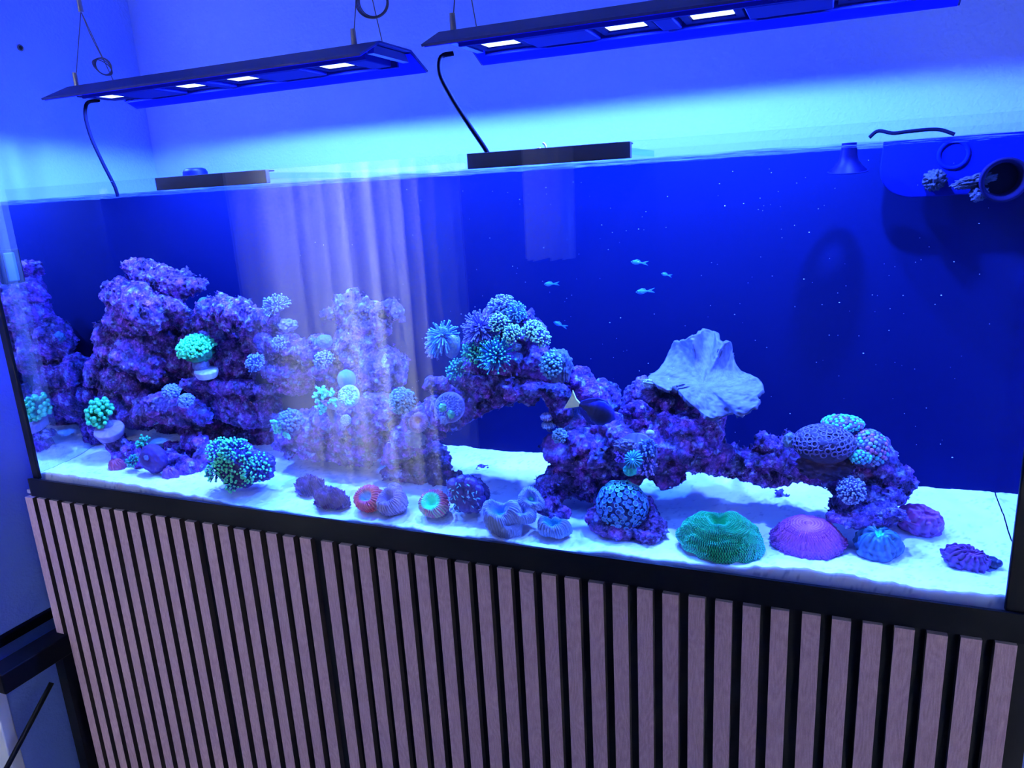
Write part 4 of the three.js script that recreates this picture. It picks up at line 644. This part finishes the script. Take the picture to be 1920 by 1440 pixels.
fleshy('turquoise brain coral with a pink and yellow striped edge', 818, 972, 29, 26, { tilt: .8, ridge: .055, nr: 34, q: .42, foot: true, dpx: 28, lobes: [[1, -.08, -1.57], [2, .05, 0]], color: (s, th, r) => { const e = mixc([.80, .10, .20], [.60, .72, .38], clamp(.75 * streak(th, 30, s) * sstep(-.4, .5, Math.sin(th)))); return mixc([.05, .92, .70], e, sstep(.5, .62, s)).map((v) => v * (1 + .25 * r)); }, extra: [] });
const grey = (s, th, r) => mixc(mixc([.18, .85, .70], [.24, .5, .8], sstep(.14, .36, s)), [.44, .68, .92], sstep(.3, .55, s)).map((v) => v * (1 + .22 * r));
fleshy('large folded silver-blue brain coral with several lobes', 945, 1000, 38, 44, { tilt: .5, ridge: .04, nr: 44, dpx: 30, lobes: [[2, .12, .6, .1], [3, .14, 1.2, .1]], color: grey, extra: [{ w: 28, d: 22, hh: 26, x: 34, y: 22, z: -4, tilt: .7, roll: -.3, lobes: [[2, .14, 0]] }, { w: 27, d: 20, hh: 26, x: 50, y: 44, z: -20, tilt: .9, roll: -.5, lobes: [[3, .1, 0]] }, { w: 24, d: 20, hh: 26, x: 14, y: -6, z: 10, tilt: .3, roll: -.1, lobes: [[2, .1, 1]] }] });
fleshy('small teal folded coral on the sand under the dark rock foot', 1040, 1008, 30, 26, { tilt: .35, ridge: .06, nr: 34, foot: true, dpx: 20, lobes: [[2, .12, 0, .12], [5, .08, 1, .1]], color: (s, th, r) => mixc(mixc([.04, .42, .55], [.05, .55, .58], sstep(.1, .3, s)), [.34, .56, .72], sstep(.4, .6, s)).map((v) => v * (1 + .25 * r)) });
fleshy('large green wrinkled brain coral with beaded ridges on front sand', 1350, 1051, 73, 62, { tilt: .32, ridge: .016, bead: .042, nb: 100, nr: 84, rw: 3.2, ns: 130, nt: 420, dpx: 52, q: .17, lobes: [[1, .04, 2], [2, .05, .5, .05], [3, .05, 2.2, .04]], noise: .055, seed: 3, prof: [[.02, .60], [.09, .64], [.18, .86], [.32, 1], [.50, .93], [.68, .76], [.84, .50], [.97, .20], [.95, 0]], color: (s, th, r) => mixc(mixc([.10, .40, .40], [.02, .60, .30], sstep(.05, .24, s)), mixc([.002, .11, .13], [.03, .80, .42], clamp(.42 + .8 * r)), sstep(.16, .4, s)), extra: [{ w: 36, d: 34, hh: 46, x: 44, y: -2, z: 6, tilt: .28, ns: 90, nt: 260, nr: 44 }] });
fleshy('broad flat pink-violet disc coral with a frilled edge', 1513, 1044, 67, 46, { name: 'disc_coral', prof: PLATE, tilt: .30, ridge: .008, nr: 70, ns: 100, nt: 340, dpx: 50, q: .35, noise: .035, bead: .03, nb: 58, rw: 4, lobes: [[7, .012, 0], [11, .012, 1], [4, .02, 2], [29, .014, 1], [41, .012, 0]], color: (s, th, r) => mixc(mixc([.85, .20, .42], [.62, .11, .40], sstep(.1, .45, s)), [.36, .06, .36], sstep(.5, .9, s)).map((v) => v * (1 + .18 * r) * (.9 + .2 * streak(th, 46, s))) });
fleshy('blue fluted coral with a glowing turquoise mouth', 1644, 1050, 42, 46, { tilt: .42, ridge: .03, nr: 13, rw: 2.5, dpx: 34, ns: 70, nt: 240, q: .14, noise: .06, lobes: [[5, .04, 0, .05], [3, .05, 1]], prof: [[.02, .84], [.08, .84], [.18, .95], [.34, 1], [.58, .92], [.78, .70], [.92, .40], [1, .15], [.95, 0]], color: (s, th, r) => mixc(mixc([.2, 1, .7], [.03, .34, .42], sstep(.2, .3, s)), [.04, .18, .32], sstep(.2, .8, s)).map((v) => v * (1 + .35 * r)) });
fleshy('rounded pink-purple coral leaning against the right stack', 1717, 1003, 41, 42, { tilt: .55, roll: -.35, ridge: .022, nr: 11, noise: .1, dpx: 30, q: .12, prof: DOME, foot: true, lobes: [[2, .06, .3]], color: (s, th, r) => mixc([.26, .10, .5], mixc([.50, .10, .34], [.34, .08, .36], sstep(.4, 1, s)), sstep(.03, .12, s)).map((v) => v * (1 + .22 * r)) });
fleshy('dark plum ribbed oval coral near the right corner', 1806, 1071, 40, 36, { tilt: .40, roll: -.3, ridge: .055, nr: 17, noise: .1, dpx: 26, prof: DOME, lobes: [[2, .05, 0]], color: (s, th, r) => mixc([.34, .06, .24], [.12, .04, .22], s).map((v) => v * (1 + .4 * r)) });
{
  const p = onSand(1858, 1066), s = mpp(p), t = thing('sea_snail', 'dark round snail with a pale striped foot near the right corner', 'snail', p);
  part('shell', lump(V(0, 12 * s, 0), 14 * s, 12 * s, 12 * s, [.03, .03, .07], 2, .06, 80, 3), M.slime, t);
  part('whorl', lump(V(10 * s, 15 * s, 5 * s), 7 * s, 7 * s, 7 * s, [.03, .03, .08], 5, .06, 80, 3), M.slime, t);
  part('foot', lump(V(-6 * s, 2 * s, 8 * s), 12 * s, 3.5 * s, 6 * s, [.4, .45, .5], 6, .25, 160, 3), M.slime, t);
}
// ------------------------------------------------------------------ fishes
// body outline along x (nose at x = 0, tail root at x = 1): upper and lower edge, half thickness
function fishBody(L, prof, color, nx = 40, nr = 24) {
  const pos = [], col = [], idx = [];
  const f = (k, x) => { const q = x * (prof.length - 1), i = Math.min(prof.length - 2, Math.floor(q)), t = q - i, e = t * t * (3 - 2 * t); return lerp(prof[i][k], prof[i + 1][k], e); };
  for (let i = 0; i <= nx; i++) { const x = i / nx, up = f(0, x), lo = f(1, x), th = f(2, x); for (let j = 0; j < nr; j++) { const a = j / nr * 6.28319, y = (up + lo) / 2 + Math.sin(a) * (up - lo) / 2, z = Math.cos(a) * th; pos.push(x * L, y * L, z * L); col.push(...color(x, (y - lo) / (up - lo + 1e-6), Math.cos(a))); } }
  for (let i = 0; i < nx; i++) for (let j = 0; j < nr; j++) { const a = i * nr + j, b = i * nr + (j + 1) % nr; idx.push(a, b, a + nr, b, b + nr, a + nr); }
  const c0 = pos.length / 3; pos.push(0, (f(0, 0) + f(1, 0)) / 2 * L, 0); col.push(...color(0, .5, 0)); for (let j = 0; j < nr; j++) idx.push(c0, (j + 1) % nr, j);
  const g = new THREE.BufferGeometry(); g.setAttribute('position', new THREE.Float32BufferAttribute(pos, 3)); g.setAttribute('color', new THREE.Float32BufferAttribute(col, 3)); g.setIndex(idx); g.computeVertexNormals(); return g;
}
function fin(pts, th = .0012) { const s = new THREE.Shape(pts.map(([x, y]) => new THREE.Vector2(x, y))); return new THREE.ExtrudeGeometry(s, { depth: th, bevelEnabled: true, bevelSize: th * .4, bevelThickness: th * .4, bevelSegments: 1 }).translate(0, 0, -th / 2); }
{
  const p = A(1154, 786, -.085), s = mpp(p), L = 78 * s, t = thing('surgeonfish', 'dark blue surgeonfish with a cream tail swimming before the central rock', 'fish', p);
  const navy = [.0, .004, .22], ink = [.0, .002, .035];
  part('body', fishBody(L, [[.02, -.02, .01], [.20, -.17, .07], [.29, -.29, .09], [.33, -.33, .10], [.31, -.31, .085], [.23, -.22, .06], [.12, -.10, .035], [.055, -.05, .02], [.05, -.05, .015]], (x, y) => mixc(ink, navy, clamp(sstep(.62, .95, y) + sstep(.22, .0, y) + sstep(.2, .05, x)))), M.slime, t);
  const navyM = std([0, .004, .2], .5), pale = std([.45, .42, .5], .6);
  part('dorsal_fin', fin([[.22, .26], [.34, .34], [.55, .345], [.78, .22], [.93, .09], [.9, .05], [.6, .24], [.3, .24]].map(([x, y]) => [x * L, y * L])), navyM, t);
  part('anal_fin', fin([[.34, -.27], [.44, -.36], [.62, -.34], [.82, -.20], [.93, -.07], [.9, -.04], [.6, -.22], [.4, -.26]].map(([x, y]) => [x * L, y * L])), navyM, t);
  part('tail_fin', fin([[.95, .045], [1.06, .10], [1.20, .27], [1.19, .10], [1.22, -.06], [1.26, -.24], [1.08, -.13], [.95, -.045]].map(([x, y]) => [x * L, y * L]), .002), std([.95, .85, .30], .6), t, { label: 'cream coloured tail fin' });
  part('pectoral_fin', fin([[.24, -.10], [.40, -.16], [.48, -.14], [.40, -.12], [.28, -.06]].map(([x, y]) => [x * L, y * L])).translate(0, 0, .088 * L), pale, t);
  const curve = [[.12, .02], [.20, .10], [.34, .20], [.52, .26]].map(([x, y]) => V(x * L, y * L, (.055 + .03 * Math.sin(x * 5)) * L));
  part('side_stripe', tube(curve, .0008, 16, 5), std([.16, .18, .5], .5), t);
  part('eye', new THREE.SphereGeometry(.0024, 12, 8).translate(.10 * L, .07 * L, .045 * L), M.black, t);
  t.rotation.set(0, Math.PI + .05, 0); t.rotation.z = 0; t.quaternion.premultiply(new THREE.Quaternion().setFromAxisAngle(V(0, 0, 1), -.36));
}
{
  const blue = (x, y) => mixc([.02, .20, .60], [.03, .26, .6], y), mk = (l) => {
    const t = thing('chromis', l, 'fish', V(0, 0, 0)), L = .018;
    part('body', fishBody(L, [[.02, -.02, .01], [.16, -.16, .06], [.21, -.21, .08], [.17, -.18, .07], [.09, -.09, .04], [.04, -.04, .02]], blue, 20, 14), M.slime, t);
    const fm = std([.02, .2, .55], .5);
    part('dorsal_fin', fin([[.3, .18], [.5, .26], [.75, .2], [.85, .06], [.5, .16]].map(([x, y]) => [x * L, y * L]), .0006), fm, t);
    part('tail_fin', fin([[.95, .04], [1.2, .12], [1.5, .20], [1.22, .02], [1.5, -.16], [1.2, -.1], [.95, -.04]].map(([x, y]) => [x * L, y * L]), .0006), fm, t);
    part('eye', new THREE.SphereGeometry(.0009, 8, 6).translate(.12 * L, .04 * L, .055 * L), M.black, t);
    return t;
  };
  const spots = [[1020, 533, 0, 1, 'small pale blue fish swimming level just above the arch, leftmost of five'], [1183, 491, -.14, 1.05, 'topmost of five small pale blue fish in open water'], [1240, 513, -.3, .75, 'smallest of five pale blue fish, turned away, furthest right'], [1192, 548, .06, 1.15, 'small pale blue fish with a forked tail, lowest of the right three'], [1038, 604, -.42, .95, 'small pale blue fish diving beside the arch top']];
  let proto;
  spots.forEach(([px, py, rz, k, l], i) => {
    const o = i ? proto.clone() : (proto = mk(l)); if (i) { o.name = numbered('chromis'); o.userData = { ...proto.userData }; scene.add(o); }
    o.userData.label = l; o.userData.group = 'small blue fish in open water'; o.position.copy(A(px, py, -.20)); o.rotation.set(0, k < .8 ? .7 : .25, rz); o.scale.setScalar(k);
  });
}
// ------------------------------------------------------------------ equipment in the tank
{
  const z = -.262, p = A(1760, 305, z), s = mpp(p), t = thing('overflow_box', 'pale blue rounded overflow box at the back right under the surface', 'box', p);
  const sh = new THREE.Shape(); sh.moveTo(-94 * s, 42 * s); sh.lineTo(150 * s, 44 * s); sh.lineTo(150 * s, -56 * s); sh.lineTo(-40 * s, -60 * s); sh.quadraticCurveTo(-96 * s, -54 * s, -97 * s, -2 * s); sh.closePath();
  const ho = new THREE.Path(); ho.absellipse(22 * s, 13 * s, 19 * s, 14 * s, 0, 6.2832); sh.holes.push(ho);
  part('front_plate', new THREE.ExtrudeGeometry(sh, { depth: .006, bevelEnabled: true, bevelSize: .0015, bevelThickness: .0015, bevelSegments: 2, curveSegments: 20 }), dull(.0004, .004, .11), t);
  part('outlet', new THREE.CylinderGeometry(18 * s, 18 * s, .012, 24).rotateX(Math.PI / 2).translate(22 * s, 13 * s, -.006), M.black, t);
  part('collar', new THREE.TorusGeometry(24 * s, 4 * s, 10, 30).translate(22 * s, 13 * s, .007), dull(.0004, .005, .15), t);
}
bodyAt('algae_ball', 'round mossy lump on the front of the overflow box', 1752, 338, -.245, 19, 18, [.03, .03, .07], { cat: 'algae', amp: .2, f: 160 });
{
  const p = A(1880, 336, -.215), s = mpp(p), t = thing('circulation_pump', 'dark furry round-mouthed pump at the upper right corner of the tank', 'pump', p), fur = dull(.006, .004, .03), hole = dull(.001, .001, .006);
  const d = V(.05, -.12, 1).normalize(), q = qUp(d);
  part('barrel', new THREE.LatheGeometry([[.001, -50], [26, -50], [30, -40], [32, -6], [40, 4], [41, 12], [36, 14], [31, 8], [29, -20], [.001, -22]].map(([x, y]) => new THREE.Vector2(x * s, y * s)), 36).applyQuaternion(q), fur, t);
  part('impeller', new THREE.CylinderGeometry(28 * s, 28 * s, 4 * s, 24).applyQuaternion(q).translate(d.x * -14 * s, d.y * -14 * s, d.z * -14 * s), hole, t);
  part('bracket', lump(V(-44 * s, 8 * s, -4 * s), 34 * s, 11 * s, 12 * s, [.03, .02, .05], 3, .25, 90, 4).rotateZ(.2), M.coral, t);
  part('bracket', lump(V(-36 * s, -24 * s, -2 * s), 14 * s, 13 * s, 10 * s, [.05, .04, .09], 8, .3, 120, 3), M.coral, t);
}
{
  const p = A(1590, 312, -.22), s = mpp(p), t = thing('intake_funnel', 'dark blue bell-shaped funnel hanging under the water surface', 'funnel', p);
  const fm = dull(.0003, .001, .03, .5);
  part('bell', new THREE.LatheGeometry([[14, 34], [15, 20], [18, 10], [26, 0], [34, -8], [35, -10], [32, -9], [24, 0], [16, 10], [13, 20], [12, 34]].map(([x, y]) => new THREE.Vector2(x * s, y * s)), 36).rotateX(.12), fm, t);
  part('rim', new THREE.TorusGeometry(34.5 * s, 1.2 * s, 6, 40).rotateX(Math.PI / 2 + .12).translate(0, -9 * s, -1 * s), dull(.001, .004, .10), t);
  part('pipe', new THREE.CylinderGeometry(13 * s, 13 * s, 12 * s, 20, 1, true).translate(0, 36 * s, 4 * s), fm, t);
}
{ // cable and hose at the surface above the pump
  const t = thing('hose', 'thin dark hose looping over the rear rim near the right corner', 'hose');
  part('tube', tube([A(1630, 258, -.29), A(1645, 246, -.29), A(1675, 250, -.285), A(1700, 247, -.285), A(1760, 243, -.285), A(1790, 252, -.28)], .0028, 30, 7), M.cable, t);
}
{
  const p = atX(24, 500, TX0 + .012), t = thing('magnet_cleaner', 'pale blue magnetic glass cleaner stuck on the left side pane', 'cleaner', p);
  part('pad', rbox(-.012, -.002, -.036, .036, -.024, .02, .004), M.black, t);
  part('face', rbox(-.002, .004, -.030, .030, -.008, .016, .0028), std([.015, .06, .35], .5), t);
}
{
  const p = A(367, 330, -.16); p.y = 1.4595; const s = mpp(p), t = thing('plastic_cup', 'dark blue upturned plastic cup standing behind the left black bar', 'cup', p);
  part('shell', new THREE.LatheGeometry([[.001, 22], [14, 22], [19, 20], [22, 15], [23, 2], [23.5, 0], [22, 0], [20, 14], [.001, 18]].map(([x, y]) => new THREE.Vector2(x * s, y * s)), 36), dull(.0005, .002, .07, .5), t);
  part('side_knob', lump(V(26 * s, 3 * s, 0), 9 * s, 5 * s, 8 * s, [.003, .006, .1], 2, .05, 50, 2), M.slime, t);
}
{
  const p = A(1017, 279, -.03); const s = mpp(p), t = thing('rim_clip', 'tiny white curved clip on top of the right black bar', 'clip', p);
  part('hook', tube([V(6 * s, -3 * s, 0), V(6 * s, 5 * s, 0), V(3 * s, 9 * s, 0), V(1 * s, 10 * s, 0)], 2.3 * s, 14, 7), M.white, t);
  part('foot', rbox(-10 * s, -4 * s, -3 * s, 3 * s, -3 * s, 3 * s, s), M.white, t);
}
{ // drifting specks in the water
  const r = rng(99), im = new THREE.InstancedMesh(new THREE.OctahedronGeometry(1, 0), std([.6, .65, .75], .8), 300), m = new THREE.Matrix4();
  for (let k = 0; k < 300; k++) { const u = .0003 + .0005 * r() ** 3; m.compose(V(lerp(.75, 1.86, r() ** .8), lerp(.98, 1.42, r()), lerp(-.27, -.03, r())), new THREE.Quaternion(), V(u * (1 + r()), u, u)); im.setMatrixAt(k, m); }
  im.name = 'drifting_specks'; tag(im, 'tiny pale specks drifting in the open blue water', 'particles', null, 'stuff'); scene.add(im);
}
scene.traverse((o) => { if (o.isMesh) { o.castShadow = true; o.receiveShadow = true; } });
renderer.render(scene, camera);
